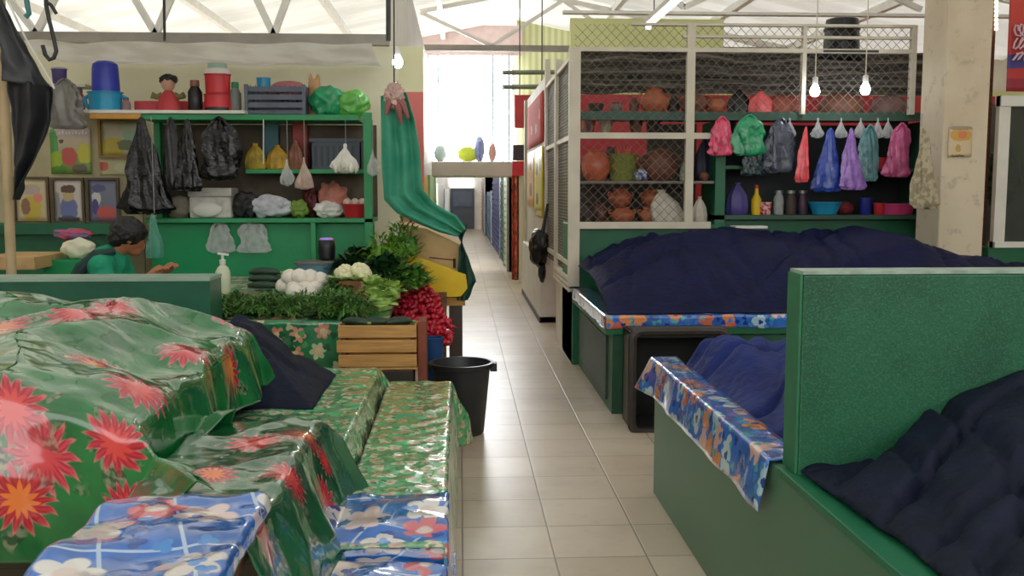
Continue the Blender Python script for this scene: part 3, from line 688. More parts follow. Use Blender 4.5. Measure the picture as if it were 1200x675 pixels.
# goods on the long top shelf among the pots
sack(852, 878, 104, 133, YT-0.05, BLACKBAG, 'black plastic bag on the top shelf between the small pot and the pink bag', zb=z135, seed=2)
sack(876, 906, 107, 133, YT-0.08, mat('coral_bag', (236, 96, 100), 0.35, 0.1, 12, 0.4, 30), 'coral pink plastic bag on the top shelf beside the black bag', zb=z135, seed=8)
# black bucket on top of the cage
bx = at(994, 56, 8.7)
t = thing('black_bucket', 'black plastic bucket upside down on top of the wire cage', 'bucket', (bx.x, 8.86, zt))
MB().lathe([(0.168, 0), (0.172, 0.02), (0.16, 0.03), (0.15, 0.24), (0.14, 0.30), (0.10, 0.315), (0.01, 0.32)], (bx.x, 8.86, zt), 32).build('body', BLACKP, t)
MB().lathe([(0.158, 0.20), (0.163, 0.21), (0.158, 0.225), (0.152, 0.225)], (bx.x, 8.86, zt), 32).build('band', mat('grey_black_band', (44, 44, 48), 0.4), t)
MB().box(bx.x-0.25, bx.x+0.25, 8.63, 9.1, zt-0.02, zt).build('support_board', DARKM, t, smooth=False)
# ------------------------------------------------------------------ hanging bags on the shelf unit
def hang_bag(px, pt, pb, wpx, Y, m, label, grp=None, kind='tshirt', zhook=None, name='hanging_bag', seed=1, skew=0.0, depth=0.4, cordz=None):
    top = at(px, pt, Y); bot = at(px, pb, Y); s = Y/FPX; w = wpx*s; h = top.z-bot.z
    PR = {'tshirt': [(0.02, 1.0), (0.16, 0.97), (0.30, 0.88), (0.42, 0.74), (0.47, 0.55), (0.5, 0.3), (0.48, 0.08), (0.40, 0.0), (0.05, 0.0)],
          'tri': [(0.02, 1.0), (0.08, 0.97), (0.14, 0.85), (0.22, 0.7), (0.32, 0.5), (0.42, 0.25), (0.5, 0.06), (0.46, 0.0), (0.05, 0.0)],
          'sheet': [(0.02, 1.0), (0.14, 0.98), (0.30, 0.90), (0.40, 0.74), (0.44, 0.5), (0.48, 0.25), (0.5, 0.08), (0.44, 0.0), (0.05, 0.0)],
          'tuft': [(0.02, 1.0), (0.07, 0.96), (0.06, 0.82), (0.22, 0.62), (0.42, 0.4), (0.5, 0.2), (0.4, 0.06), (0.1, 0.0)]}[kind]
    t = thing(name, label, 'bag', (bot.x, Y, bot.z), grp)
    mb = MB(); seg = 44; vs = []; c = Vector((bot.x, Y, bot.z))
    # resample profile
    prof = []
    for k in range(len(PR)-1):
        for q in range(4):
            f = q/4; prof.append((PR[k][0]*(1-f)+PR[k+1][0]*f, PR[k][1]*(1-f)+PR[k+1][1]*f))
    prof.append(PR[-1])
    for (r, z) in prof:
        for j in range(seg):
            th = 2*PI*j/seg
            f = 0.95+0.30*(0.5-abs(math.sin(2.5*th+seed*2+z*1.5+0.8*nz(z*2, seed))))+0.18*(0.5-abs(math.sin(4.5*th+seed+z*4)))+0.35*nz(math.cos(th)*1.6+seed*7, math.sin(th)*1.6, z*2.2)+0.14*nz(math.cos(th)*5+seed*7, math.sin(th)*5, z*8)
            rr = r*w*f*(1 if z > 0.03 else 0.9+0.25*nz(th*1.5, seed))
            vs.append(c+Vector((rr*math.cos(th)+skew*w*(1-z), rr*math.sin(th)*depth, z*h+0.03*h*nz(th*2, z*3, seed)*(1 if z < 0.9 else 0))))
    n = len(prof); fs = [(k*seg+j, k*seg+(j+1) % seg, (k+1)*seg+(j+1) % seg, (k+1)*seg+j) for k in range(n-1) for j in range(seg)]
    fs += [tuple(range(seg))[::-1], tuple((n-1)*seg+j for j in range(seg))]
    mb.add(vs, fs); mb.build('film', m, t, angle=60)
    if kind in ('tshirt', 'sheet'):
        for sg in (-1, 1):
            MB().tube([(bot.x+sg*0.2*w, Y-0.02, top.z-0.12*h), (bot.x+sg*0.13*w, Y-0.02, top.z-0.03*h), (bot.x+sg*0.03*w, Y-0.015, top.z+0.02*h), (bot.x, Y, top.z+0.03*h)], [0.022*w+0.006, 0.02*w+0.006, 0.01, 0.006], 8).build('handle_loop', m, t)
    if cordz is not None: MB().tube([top, (top.x, Y, cordz)], 0.0035, 6).build('cord', STEEL, t)
    return t
YB = 8.6; gb = 'bags hanging from the long shelf'
def bagm(name, rgb, alpha=1.0): return mat(name, rgb, 0.25, 0.16, 12, 0.6, 18, alpha=alpha, coat=0.5, bdist=0.03)
hang_bag(845, 138, 182, 27, YB, bagm('pink_bag', (222, 70, 110)), 'pink plastic bag hanging leftmost on the long shelf', gb, 'sheet', seed=1)
hang_bag(877, 136, 182, 40, YB, bagm('green_bag', (30, 156, 104)), 'green plastic bag hanging beside the pink bag', gb, 'tshirt', seed=2)
hang_bag(881, 172, 206, 28, YB+0.05, bagm('deep_teal_bag', (18, 50, 58)), 'dark teal bag hanging below the green bag', gb, 'sheet', seed=3)
hang_bag(913, 140, 202, 36, YB+0.04, bagm('slate_bag', (72, 78, 98), 0.85), 'translucent slate grey bag hanging left of the coral bag', gb, 'sheet', seed=4)
hang_bag(943, 148, 213, 19, YB-0.02, bagm('coral_red_bag', (240, 78, 92)), 'coral red narrow bag hanging left of the blue bags', gb, 'tri', seed=5, skew=-0.2)
hang_bag(971, 150, 224, 38, YB, bagm('royal_blue_bag', (38, 70, 168)), 'royal blue bag hanging beside the purple bag', gb, 'tri', seed=6, skew=-0.08)
hang_bag(995, 150, 222, 30, YB-0.05, bagm('purple_bag', (150, 106, 196)), 'purple bag hanging between the royal blue and grey teal bags', gb, 'tri', seed=7, skew=0.15)
hang_bag(1017, 148, 212, 26, YB+0.02, bagm('grey_teal_bag', (84, 132, 140), 0.9), 'grey teal bag hanging right of the purple bag', gb, 'sheet', seed=8)
hang_bag(1054, 146, 207, 31, YB-0.02, bagm('magenta_film', (196, 84, 138), 0.85), 'glossy magenta film bag hanging near the right end of the shelf', gb, 'sheet', seed=9, skew=-0.12)
hang_bag(1080, 148, 244, 36, 7.85, mat('beige_patterned_cloth', (190, 178, 148), 0.6, 0.2, 22, 0.3, 30, rgb2=(150, 140, 112)), 'beige patterned cloth sack hanging against the column', None, 'tri', seed=10, skew=0.1, name='cloth_sack', cordz=Z(1080, 133, 7.85))
# clear bags of goods glinting under the shelf edge
for k, px in enumerate((925, 958, 985, 1008, 1028, 1040)):
    lab = ['left of the coral bag', 'above the blue bag', 'between the blue and purple bags', 'above the purple bag', 'above the grey teal bag', 'left of the magenta bag'][k]
    hang_bag(px, 138, 162, 15, YB+0.08, CLEAR, 'small clear bag glinting under the shelf edge, '+lab, 'small clear bags', 'tuft', seed=20+k, name='clear_bag')
# goods on the shelf unit
def tub(px, pb, wpx, hpx, Y, m, label, zb=None, name='plastic_tub', cat='tub', grp=None, lid=None, taper=0.85):
    b = at(px, pb, Y); z = b.z if zb is None else zb; s = Y/FPX; r = wpx*s/2; h = hpx*s
    t = thing(name, label, cat, (b.x, Y, z), grp)
    MB().lathe([(r*taper*0.95, 0), (r*taper, 0.02*h), (r*0.98, 0.93*h), (r*1.05, 0.95*h), (r*1.05, h), (r*0.95, h), (r*taper*0.92, 0.08*h)], (b.x, Y, z), 28, sy=0.8).build('body', m, t)
    if lid: MB().lathe([(r*1.06, h*0.98), (r*1.08, h*1.02), (r*0.9, h*1.1), (0.01, h*1.12)], (b.x, Y, z), 28, sy=0.8).build('lid', lid, t)
    return t
YS = 8.86
tub(966, 251, 40, 15, YS, CYAN, 'sky blue plastic basin on the bottom shelf below the blue bag', z252, 'plastic_basin', 'basin', taper=0.7)
tub(1049, 251, 44, 13, YS, mat('magenta_plastic', (206, 60, 120), 0.35), 'magenta plastic tray at the right end of the bottom shelf', z252, 'plastic_tray', 'tray', taper=0.9)
tub(1068, 237, 20, 14, YS+0.1, mat('teal_plastic', (30, 120, 124), 0.35), 'teal plastic tub behind the magenta tray', z252, 'plastic_tub')
tub(1030, 251, 14, 14, YS-0.05, RED, 'small red tub left of the magenta tray', z252)
tub(1014, 251, 16, 20, YS, mat('indigo_plastic', (40, 50, 150), 0.35), 'indigo blue cup on the bottom shelf under the purple bag', z252, 'plastic_cup', 'cup')
zr = Z(1030, 198, ya)
tub(1034, 195, 18, 14, YS, RED, 'red plastic tub on the upper right shelf behind the magenta bag', zr)
tub(897, 251, 14, 15, YS-0.04, mat('red_print', (196, 40, 54), 0.5, 0.3, 30, rgb2=(226, 190, 190)), 'red and white patterned box tub left on the bottom shelf', z252)
sack(852, 876, 212, 250, YS, mat('violet_bag', (82, 72, 142), 0.45), 'violet bag of goods at the left end of the bottom shelf', zb=z252, seed=11)
t = thing('yellow_bottle', 'yellow plastic bottle on the bottom shelf beside the violet bag', 'bottle', (X(886, 250, YS), YS, z252))
MB().lathe([(0.04, 0), (0.045, 0.02), (0.045, 0.14), (0.02, 0.19), (0.018, 0.22), (0.018, 0.24)], (X(886, 250, YS), YS, z252), 20).build('body', YELLOW, t)
MB().lathe([(0.02, 0.24), (0.02, 0.27), (0.01, 0.275)], (X(886, 250, YS), YS, z252), 16).build('cap', RED, t)
for px, lab, m_ in ((912, 'silver capped glass jar left of the dark jar on the bottom shelf', CLEAR), (926, 'dark brown jar on the bottom shelf under the slate bag', DARKCL), (940, 'dark purple jar on the bottom shelf left of the blue basin', mat('aubergine', (62, 40, 62), 0.4))):
    t = thing('glass_jar', lab, 'jar', (X(px, 250, YS), YS, z252), 'jars on the bottom shelf')
    MB().lathe([(0.042, 0), (0.048, 0.02), (0.048, 0.15), (0.036, 0.18), (0.036, 0.2)], (X(px, 250, YS), YS, z252), 20).build('body', m_, t)
    MB().lathe([(0.04, 0.195), (0.04, 0.22), (0.01, 0.222)], (X(px, 250, YS), YS, z252), 20).build('lid', STEEL, t)
tag(MB().blob((X(990, 241, YS), YS+0.02, z252+0.06), 0.08, 0.2, 3, 3, (1.1, 0.8, 0.75)).build('cloth_bundle', mat('maroon_cloth', (126, 36, 46), 0.7, 0.2, 12)), 'maroon cloth bundle on the bottom shelf right of the blue basin', 'bundle')
tag(MB().box(X(862, 262, 8.5), X(900, 262, 8.5), 8.5, 8.68, Z(880, 268, 8.5), Z(880, 265, 8.5)).build('white_tray', WHITE, smooth=False, bevel=0.004), 'white tray edge showing above the navy tarp', 'tray')
# paper notice on the column
def poster(px0, px1, py0, py1, Y, m, label, name='poster', frame=None, grp=None, tilt=0):
    a, b = at(px0, py0, Y), at(px1, py1, Y)
    t = thing(name, label, 'poster' if name != 'calendar' else 'calendar', ((a.x+b.x)/2, Y, b.z), grp)
    def fn(u, v): return (a.x+(b.x-a.x)*u, Y-0.004+0.002*math.sin(u*5+v*3), b.z+(a.z-b.z)*v), (u, v)
    MB().grid(fn, 8, 8).build('sheet', m, t, solid=0.003, angle=180)
    if frame:
        mb = MB(); w = 0.02
        mb.box(a.x-w, a.x, Y-0.025, Y, b.z-w, a.z+w); mb.box(b.x, b.x+w, Y-0.025, Y, b.z-w, a.z+w); mb.box(a.x, b.x, Y-0.025, Y, a.z, a.z+w); mb.box(a.x, b.x, Y-0.025, Y, b.z-w, b.z)
        mb.build('frame', frame, t, smooth=False)
    return t
def art_mat(name, ground, shapes, noise_amt=0.12, rough=0.35):
    """flat printed sheet: ground colour plus soft ellipses (u, v, ru, rv, colour)"""
    m, g, p, o = base_mat(name)
    uv = g.n('ShaderNodeUVMap').outputs[0]
    wv = g.v('ADD', uv, g.v('SCALE', g.noise(uv, 9, 3, out=1), None, noise_amt))
    wv = g.v('SUBTRACT', wv, (noise_amt/2, noise_amt/2, 0))
    x, y, _ = g.sep(wv); c = lin(ground[0])
    if len(ground) > 1: c = g.mix(g.ss(y, 0.2, 0.8), lin(ground[1]), lin(ground[0]))
    for (u, v, ru, rv, cc) in shapes:
        d = g.m('SQRT', g.m('ADD', g.m('POWER', g.m('ABSOLUTE', g.m('DIVIDE', g.m('SUBTRACT', x, u), ru)), 2.4), g.m('POWER', g.m('ABSOLUTE', g.m('DIVIDE', g.m('SUBTRACT', y, v), rv)), 2.4)))
        c = g.mix(g.ss(d, 1.08, 0.88), c, lin(cc))
    g.put(p.inputs['Base Color'], c); p.inputs['Roughness'].default_value = rough
    return m
poster(1112, 1138, 148, 184, 7.99, art_mat('column_notice_print', [(216, 196, 160)], [(0.5, 0.72, 0.46, 0.2, (214, 164, 78)), (0.5, 0.95, 0.5, 0.07, (150, 140, 120)), (0.6, 0.72, 0.2, 0.12, (214, 130, 90)), (0.42, 0.28, 0.12, 0.12, (196, 160, 84)), (0.4, 0.03, 0.3, 0.04, (140, 122, 96))]), 'faded orange paper notice stuck on the cream column', 'paper_notice')
# kiosk at the right edge: red banner, white window frame
YK = 8.3
ka = X(1168, 200, YK)
t = thing('kiosk', 'kiosk at the right edge with white framed glass over a green base', 'kiosk', (ka+0.5, YK, 0))
zs, zh = Z(1180, 290, YK), Z(1180, 112, YK)
MB().box(ka-0.04, ka+1.4, YK, YK+0.9, 0, zs).build('base', GREEN, t, smooth=False, bevel=0.01)
for (u0, u1) in ((0, 0.10), (0.9, 0.98)): MB().box(ka+u0, ka+u1, YK, YK+0.06, zs, zh).build('mullion', WHITE, t, smooth=False)
MB().box(ka, ka+1.4, YK-0.02, YK+0.08, zh-0.09, zh).build('head_rail', WHITE, t, smooth=False)
MB().box(ka, ka+1.4, YK-0.03, YK+0.08, zs, zs+0.05).build('sill', WHITE, t, smooth=False)
m, g, p, o = base_mat('kiosk_glass'); p.inputs['Base Color'].default_value = (0.05, 0.07, 0.06, 1); p.inputs['Roughness'].default_value = 0.05; p.inputs['Alpha'].default_value = 0.55
pp_ = g.n('ShaderNodeTexCoord').outputs['Object']; g.put(p.inputs['Base Color'], g.mix(g.noise(pp_, 3), (0.03, 0.05, 0.04, 1), (0.09, 0.1, 0.09, 1)))
MB().box(ka+0.1, ka+0.9, YK+0.02, YK+0.03, zs+0.05, zh-0.09).build('pane', m, t, smooth=False)
MB().box(ka+0.02, ka+1.4, YK+0.7, YK+0.74, zs, zh).build('inside_back', mat('kiosk_inside', (110, 112, 100), 0.7, 0.3, 3), t, smooth=False)
tag(MB().blob((ka+0.28, YK+0.4, zs+0.62), 0.2, 0.35, 4, 4, (0.8, 0.6, 1.3)).build('potted_plant', mat('dull_leaf', (70, 86, 60), 0.7, 0.5, 20)), 'dull green foliage showing through the kiosk glass', 'plant')
t = thing('banner', 'red banner with pale script and blue stripes above the kiosk window', 'banner', (ka+0.5, YK, zh))
m, g, p, o = base_mat('red_banner_print')
uv = g.n('ShaderNodeUVMap').outputs[0]; x, y, _ = g.sep(uv)
c = g.mix(g.ss(y, 0.3, 0.9), lin((186, 52, 48)), lin((214, 78, 54)))
c = g.mix(g.ss(g.m('ABSOLUTE', g.m('SUBTRACT', g.m('ADD', y, g.m('MULTIPLY', x, -0.06)), 0.20)), 0.05, 0.045), c, lin((70, 62, 130)))
c = g.mix(g.ss(y, 0.09, 0.085), c, lin((150, 40, 56)))
g.put(p.inputs['Base Color'], c); p.inputs['Roughness'].default_value = 0.5
z2 = zh+1.25
MB().grid(lambda u, v: ((ka+0.02+1.2*u, YK-0.05+0.015*math.sin(u*6+v*2), zh+0.03+(z2-zh)*v), (u, v)), 30, 30).build('sheet', m, t, solid=0.004, angle=180)
SCR = mat('pale_script', (206, 178, 190), 0.5)
for k in range(3):
    zz_ = Z(1190, 38+k*15, YK); pts = []
    for i in range(70):
        f = i/69; pts.append((X(1183, 40, YK)+0.05*k*0+0.5*f+0.03*math.cos(f*70), YK-0.085, zz_+0.05*math.sin(f*70+k)*(1 if k < 2 else 0.7)+0.05*f))
    MB().tube(pts, 0.008, 6).build('script_line', SCR, t)
t = thing('light_string', 'vertical string of warm lit beads between the column and the red banner', 'lamp', (X(1162, 60, 8.6), 8.6, Z(1162, 110, 8.6)))
MB().box(X(1158, 60, 8.6), X(1167, 60, 8.6), 8.62, 8.68, Z(1162, 290, 8.6), 3.6).build('post', WOOD_D, t, smooth=False)
for k in range(9):
    for px in (1160.5, 1167.5):
        c_ = at(px, -8+k*5.2, 8.58)
        MB().lathe([(0.004, -0.018), (0.016, -0.01), (0.016, 0.01), (0.004, 0.018)], c_, 10).build('bead', mat('lit_bead', (255, 240, 214), 0.3, 0, emit=2.2), t)
# ------------------------------------------------------------------ right side of the corridor beyond the cage
t = thing('corridor_stall', 'white stall with low wall and yellow and red posters beyond the cage', 'stall', (1.0, 12.5, 0))
MB().box(0.94, 1.3, 11.5, 14.8, 0, 0.80).build('low_wall', WHITE, t, smooth=False, bevel=0.01)
MB().box(0.93, 1.31, 11.5, 14.85, 0.0, 0.07).build('dark_skirting', DARKM, t, smooth=False)
MB().box(1.0, 1.08, 11.6, 14.8, 0.8, 2.9).build('upper_wall', mat('pale_panel', (214, 206, 196), 0.6, 0.08, 3), t, smooth=False)
MB().box(0.96, 1.04, 14.7, 14.82, 0.0, 2.9).build('post', CREAM, t, smooth=False)
def wall_sheet(y0, y1, z0, z1, m, label, name='wall_poster'):
    t = thing(name, label, 'poster', (0.985, (y0+y1)/2, z0), 'posters on the corridor stall')
    MB().grid(lambda u, v: ((0.985, y1+(y0-y1)*u, z0+(z1-z0)*v), (u, v)), 6, 6).build('sheet', m, t, solid=0.006, angle=180)
wall_sheet(11.7, 13.0, 1.25, 2.1, art_mat('yellow_poster_print', [(222, 206, 60)], [(0.3, 0.7, 0.12, 0.1, (90, 70, 50)), (0.7, 0.75, 0.1, 0.1, (90, 70, 50)), (0.35, 0.25, 0.14, 0.1, (120, 60, 40))]), 'yellow poster with small dark pictures on the corridor stall wall')
wall_sheet(13.0, 14.4, 1.35, 2.1, art_mat('orange_poster_print', [(226, 176, 90)], [(0.5, 0.75, 0.16, 0.1, (90, 64, 60)), (0.5, 0.3, 0.2, 0.12, (130, 60, 44))]), 'orange tinted poster next to the yellow poster, farther along the corridor stall')
wall_sheet(11.7, 14.4, 2.15, 2.75, art_mat('red_white_poster_print', [(204, 76, 70)], [(0.3, 0.4, 0.05, 0.12, (226, 196, 190)), (0.6, 0.35, 0.06, 0.1, (220, 190, 184)), (0.8, 0.6, 0.04, 0.1, (226, 150, 80))], rough=0.8), 'red and white poster above the yellow poster')
a, b = at(603, 111, 15.2), at(641, 150, 15.2)
t = thing('hanging_sign', 'plain red hanging sign board over the corridor stall', 'sign', ((a.x+b.x)/2, 15.2, b.z))
MB().box(a.x, b.x, 15.2, 15.25, b.z, a.z).build('board', REDP, t, smooth=False, bevel=0.01)
for xx in (a.x+0.08, b.x-0.08): MB().tube([(xx, 15.22, a.z), (xx, 15.22, roof_z(xx)-0.1)], 0.01, 6).build('hanger', DARKM, t)
t = thing('textile_column', 'orange red patterned textile hanging at the corridor corner under a dark sign', 'textile', (X(605, 330, 16.4), 16.4, 0.05))
def tex(u, v):
    px = 600+9*u; q = at(px, 200, 16.4)
    return (q.x, 16.4+0.05*math.sin(u*9)+0.02*nz(u*3, v*9), 0.06+(Z(605, 205, 16.4)-0.06)*v), (u, v*6)
MB().grid(tex, 14, 50).build('cloth', print_mat('orange_textile', (196, 84, 60), [(3, 0.5, 5, [(150, 60, 46), (214, 130, 90), (110, 66, 50)], 0.2, None)], rough=0.7), t, solid=0.01, angle=180)
MB().box(X(601, 180, 16.4), X(619, 180, 16.4), 16.3, 16.5, Z(610, 188, 16.4), Z(610, 170, 16.4)).build('dark_sign', mat('charcoal_sign', (66, 62, 72), 0.5), t, smooth=False)
MB().box(X(600, 190, 16.4), X(618, 190, 16.4), 16.32, 16.5, Z(610, 206, 16.4), Z(610, 189, 16.4)).build('red_sign', RED, t, smooth=False)
MB().box(X(608, 206, 16.4), X(611, 206, 16.4), 16.36, 16.44, 0.0, Z(610, 206, 16.4)).build('pole', CREAM, t, smooth=False)
# black bag hung on the cage side, with strap
q = at(627, 290, 11.2)
t = thing('shoulder_bag', 'black shoulder bag hanging on the corridor side of the cage', 'bag', (0.9, 11.2, Z(627, 326, 11.2)))
MB().blob((0.9, 11.2, Z(627, 290, 11.2)), 0.19, 0.25, 2.5, 4, (0.62, 1.0, 1.15), 3).build('body', BLACKBAG, t)
MB().blob((0.93, 11.15, Z(627, 318, 11.2)), 0.09, 0.25, 2.5, 3, (0.5, 0.8, 1.4), 5).build('pouch', BLACKBAG, t)
MB().tube([(0.93, 11.1, Z(627, 275, 11.2)), (1.0, 11.2, Z(627, 240, 11.2)), (0.95, 11.35, Z(627, 272, 11.2))], 0.018, 8).build('strap', BLACKP, t)
# shutters along the right of the corridor
def shutter(y0, y1, zt_, m, label, slats=True, x=0.93):
    t = thing('stall_shutter', label, 'shutter', (x+0.1, (y0+y1)/2, 0), 'shutters along the corridor')
    MB().box(x, x+0.5, y0, y1, 0, zt_).build('panel', m, t, smooth=False)
    mb = MB(); n = 14
    for k in range(n): mb.box(x-0.025, x, y0+0.05, y1-0.05, 0.05+(zt_-0.1)*k/n, 0.05+(zt_-0.1)*(k+0.6)/n)
    mb.build('slats', m, t, smooth=False)
    MB().box(x-0.04, x+0.3, y0, y0+0.12, 0, zt_+0.05).build('jamb', m if not slats else STEEL, t, smooth=False)
shutter(18.75, 20.2, 1.84, mat('slatted_white_green', (170, 176, 150), 0.5, 0.2, 10), 'pale slatted shutter nearest along the right of the corridor')
shutter(20.2, 22.4, 1.86, mat('dark_green_shutter', (48, 92, 80), 0.5), 'dark green shutter between the pale and the violet blue ones')
shutter(22.4, 28, 1.9, mat('violet_blue_shutter', (84, 92, 156), 0.5), 'violet blue shutter in the middle of the corridor')
shutter(28, 33.5, 1.5, mat('light_blue_shutter', (110, 150, 190), 0.5), 'low light blue shutter beyond the violet blue one', x=0.9)
shutter(33.5, 39.0, 2.0, mat('beige_shutter', (190, 168, 150), 0.5), 'beige shutter at the far right end of the corridor', x=0.85)
# things along the left of the corridor
for (y0, y1, z0, z1, m_, lab) in ((11.5, 14, 0.9, 1.75, YELLOW, 'yellow panel nearest on the left corridor wall'), (15, 19, 0.7, 1.8, mat('pale_green_sign', (150, 190, 130), 0.5), 'pale green panel on the left corridor wall'), (20, 26, 0.5, 1.7, WHITE, 'white panel farthest on the left corridor wall')):
    tag(MB().box(-0.5, -0.46, y0, y1, z0, z1).build('sign_panel', m_, smooth=False, bevel=0.005), lab, 'sign', 'panels on the left corridor wall')
t = thing('chest_freezer', 'tall white fridge at the far left of the corridor', 'fridge', (-0.3, 30, 0))
MB().box(-0.48, -0.36, 29.5, 30.6, 0, 1.6).build('cabinet', mat('fridge_white', (240, 240, 240), 0.3), t, smooth=False, bevel=0.02)
MB().box(-0.36, -0.34, 29.6, 30.5, 0.1, 1.5).build('door', WHITE, t, smooth=False)
t.name = 'fridge'
# goods on the loft edge in front of the glazing
for k, (px, w_, h_, c_, lab) in enumerate(((548, 22, 18, (206, 224, 70), 'yellow green bundle on the loft edge under the glare'), (562, 12, 30, (130, 140, 186), 'blue grey bundle on the loft edge right of the yellow green one'), (577, 9, 22, (196, 150, 140), 'pinkish bundle on the loft edge near its right end'), (516, 14, 20, (170, 190, 186), 'pale grey bundle at the left end of the loft edge'))):
    q = at(px, 189, 17.9); s = 17.9/FPX
    tag(MB().blob((q.x, 17.9, Z(px, 189, 17.3)+h_*s*0.5), h_*s*0.5, 0.25, 3, 3, (w_/h_, 0.6, 1.0), k).build('loft_bundle', mat('loft_bundle_%d' % k, c_, 0.6)), lab, 'bundle', 'bundles on the loft edge')
# ------------------------------------------------------------------ left foreground: benches and oilcloths
def project(p):
    d = Vector(p)-CAM; f = d.dot(FW); return 600+FPX*d.dot(RT)/f, 337.5-FPX*d.dot(UP)/f, f
def bench(label, x0, x1, y0, y1, z, grp='display benches'):
    t = thing('display_bench', label, 'bench', ((x0+x1)/2, (y0+y1)/2, 0), grp)
    MB().box(x0, x1, y0, y1, z-0.04, z).build('top', WOOD_D, t, smooth=False)
    for xx in (x0+0.05, x1-0.05):
        for yy in (y0+0.05, y1-0.05): MB().box(xx-0.03, xx+0.03, yy-0.03, yy+0.03, 0, z-0.04).build('leg', WOOD_D, t, smooth=False)
    return t
def drape(x0, x1, y0, y1, zf, hl, hr, hf, hb, nu, nv, r=0.03, flare=0.05, fold=0.03, ff=7.0, lump=0.03, seed=0, pleat=0.5, lf=2.2, clampz=None):
    cx, cy = (x0+x1)/2, (y0+y1)/2; W, D = x1-x0, y1-y0
    def arc(e):
        if e <= 0: return 0.0, 0.0
        if e < r*PI/2: a = e/r; return r*math.sin(a), r*(1-math.cos(a))
        return r, r+e-r*PI/2
    def pos(s, t):
        ex = max(abs(s)-W/2, 0); ey = max(abs(t)-D/2, 0); sx = 1 if s > 0 else -1; sy = 1 if t > 0 else -1
        xc = max(-W/2, min(W/2, s)); yc = max(-D/2, min(D/2, t))
        ax, dx = arc(ex); ay, dy = arc(ey)
        z = zf(cx+xc, cy+yc)-max(dx, dy)
        mn = min(ex, ey)
        k = fold*(math.sin(s*ff*2+seed)+0.6*math.sin(s*ff*4.3+seed*2+t))*min(1, ey*4)
        kx = fold*(math.sin(t*ff*2+seed)+0.6*math.sin(t*ff*4.3+seed*3+s))*min(1, ex*4)
        x = cx+xc+sx*(ax+flare*dx+pleat*mn*0.6+(kx if ex > 0 else 0)); y = cy+yc+sy*(ay+flare*dy+pleat*mn*0.6+(k if ey > 0 else 0))
        top = 1 if ex == 0 and ey == 0 else max(0, 1-max(dx, dy)*4)
        z += lump*top*(ridge(s*lf+seed, t*lf, seed)*0.8+0.5*nz(s*lf*2.2, t*lf*2.2, seed+4))
        z += 0.006*nz(s*14, t*14, seed)
        v = Vector((x, y, z))
        if clampz:
            ok, zz = clampz(v)
            if ok and v.z < zz+0.02:
                q = zz-v.z
                if ex > 0: v.x += 0.5*max(0, q)
                if ey > 0: v.y += sy*0.45*max(0, q)
                v.z = zz+0.010*nz(s*9, t*9, seed)+max(0, -q)*0.5+0.012
        return v
    sa, sb, ta, tb = -W/2-hl, W/2+hr, -D/2-hf, D/2+hb
    def fn(u, v):
        s, t = sa+(sb-sa)*u, ta+(tb-ta)*v
        return pos(s, t), (s, t)
    def find(px, py):
        best = None
        for i in range(141):
            for j in range(141):
                s, t = sa+(sb-sa)*i/140, ta+(tb-ta)*j/140
                a, b, d = project(pos(s, t)); e = (a-px)**2+(b-py)**2
                if best is None or e+d*40 < best[0]: best = (e+d*40, s, t, d)
        return best[1:]
    return MB().grid(fn, nu, nv), find
bench('rear side bench hidden under the large dahlia cloth and dark tarp', -2.8, -1.0, 2.85, 5.15, 0.58)
bench('middle bench under the upper green blossom cloth', -0.98, -0.46, 3.5, 5.3, 0.59)
bench('low aisle bench under the lower green blossom cloth', -0.40, -0.06, 2.99, 5.48, 0.485)
bench('lower step bench at the near end of the aisle bench', -0.40, -0.06, 2.3, 2.93, 0.40)
bench('front bench under the blue lattice cloth', -0.88, -0.51, 1.4, 3.42, 0.745)
# lower and upper small-print cloths
PEB = print_mat('green_blossom_oilcloth', (92, 174, 120), [(15, 0.5, 3, [(200, 202, 166), (208, 184, 158), (178, 202, 154), (212, 206, 178)], 0.25, (196, 160, 140)), (26, 0.4, 4, [(66, 140, 92), (130, 176, 122)], 0.5, None)], rough=0.2)
mb, _ = drape(-0.41, -0.065, 2.9, 5.5, lambda x, y: 0.49, 0.0, 0.40, 0.0, 0.35, 60, 260, r=0.012, flare=0.04, fold=0.012, ff=6, lump=0.006, seed=2)
tag(mb.build('green_blossom_cloth', PEB, solid=0.003, angle=180), 'lower green cloth with small pale blossoms on the low aisle bench', 'oilcloth', 'green blossom cloths')
mb, _ = drape(-0.98, -0.465, 3.5, 5.32, lambda x, y: 0.60, 0.0, 0.14, 0.0, 0.2, 80, 200, r=0.012, flare=0.25, fold=0.008, ff=5, lump=0.008, seed=5)
tag(mb.build('green_blossom_cloth', PEB, solid=0.003, angle=180), 'upper green cloth with small pale blossoms one step above the aisle bench', 'oilcloth', 'green blossom cloths')
# large dahlia cloth
def ztop(x, y):
    f = (y-2.85)/1.45; z = 0.99+0.10*f
    z += 0.05*math.sin((x+1.6)*3.0)*(1-f)
    if x > -1.5: z -= 0.15*((x+1.5)/0.5)**1.6
    return z
mb, find = drape(-2.7, -0.99, 2.87, 4.3, ztop, 0.3, 0.27, 0.47, 0.25, 230, 230, r=0.05, flare=0.2, fold=0.026, ff=4.2, lump=0.07, seed=3, pleat=0.45, clampz=lambda p: (p.x > -1.04, (0.80-0.18*max(0, min(1, (p.y-3.4)/0.12)))-0.3*max(0, min(1, (-0.88-p.x)/0.14))))
fl = []
for (px, py, rad) in ((92, 366, 40), (130, 362, 38), (112, 428, 36), (160, 455, 42), (216, 410, 36), (270, 434, 32), (138, 522, 38), (52, 535, 46), (22, 588, 42), (12, 475, 42), (268, 385, 26), (5, 385, 34), (150, 590, 26)):
    s, t_, d = find(px, py); fl.append((s, t_, rad*d/FPX))
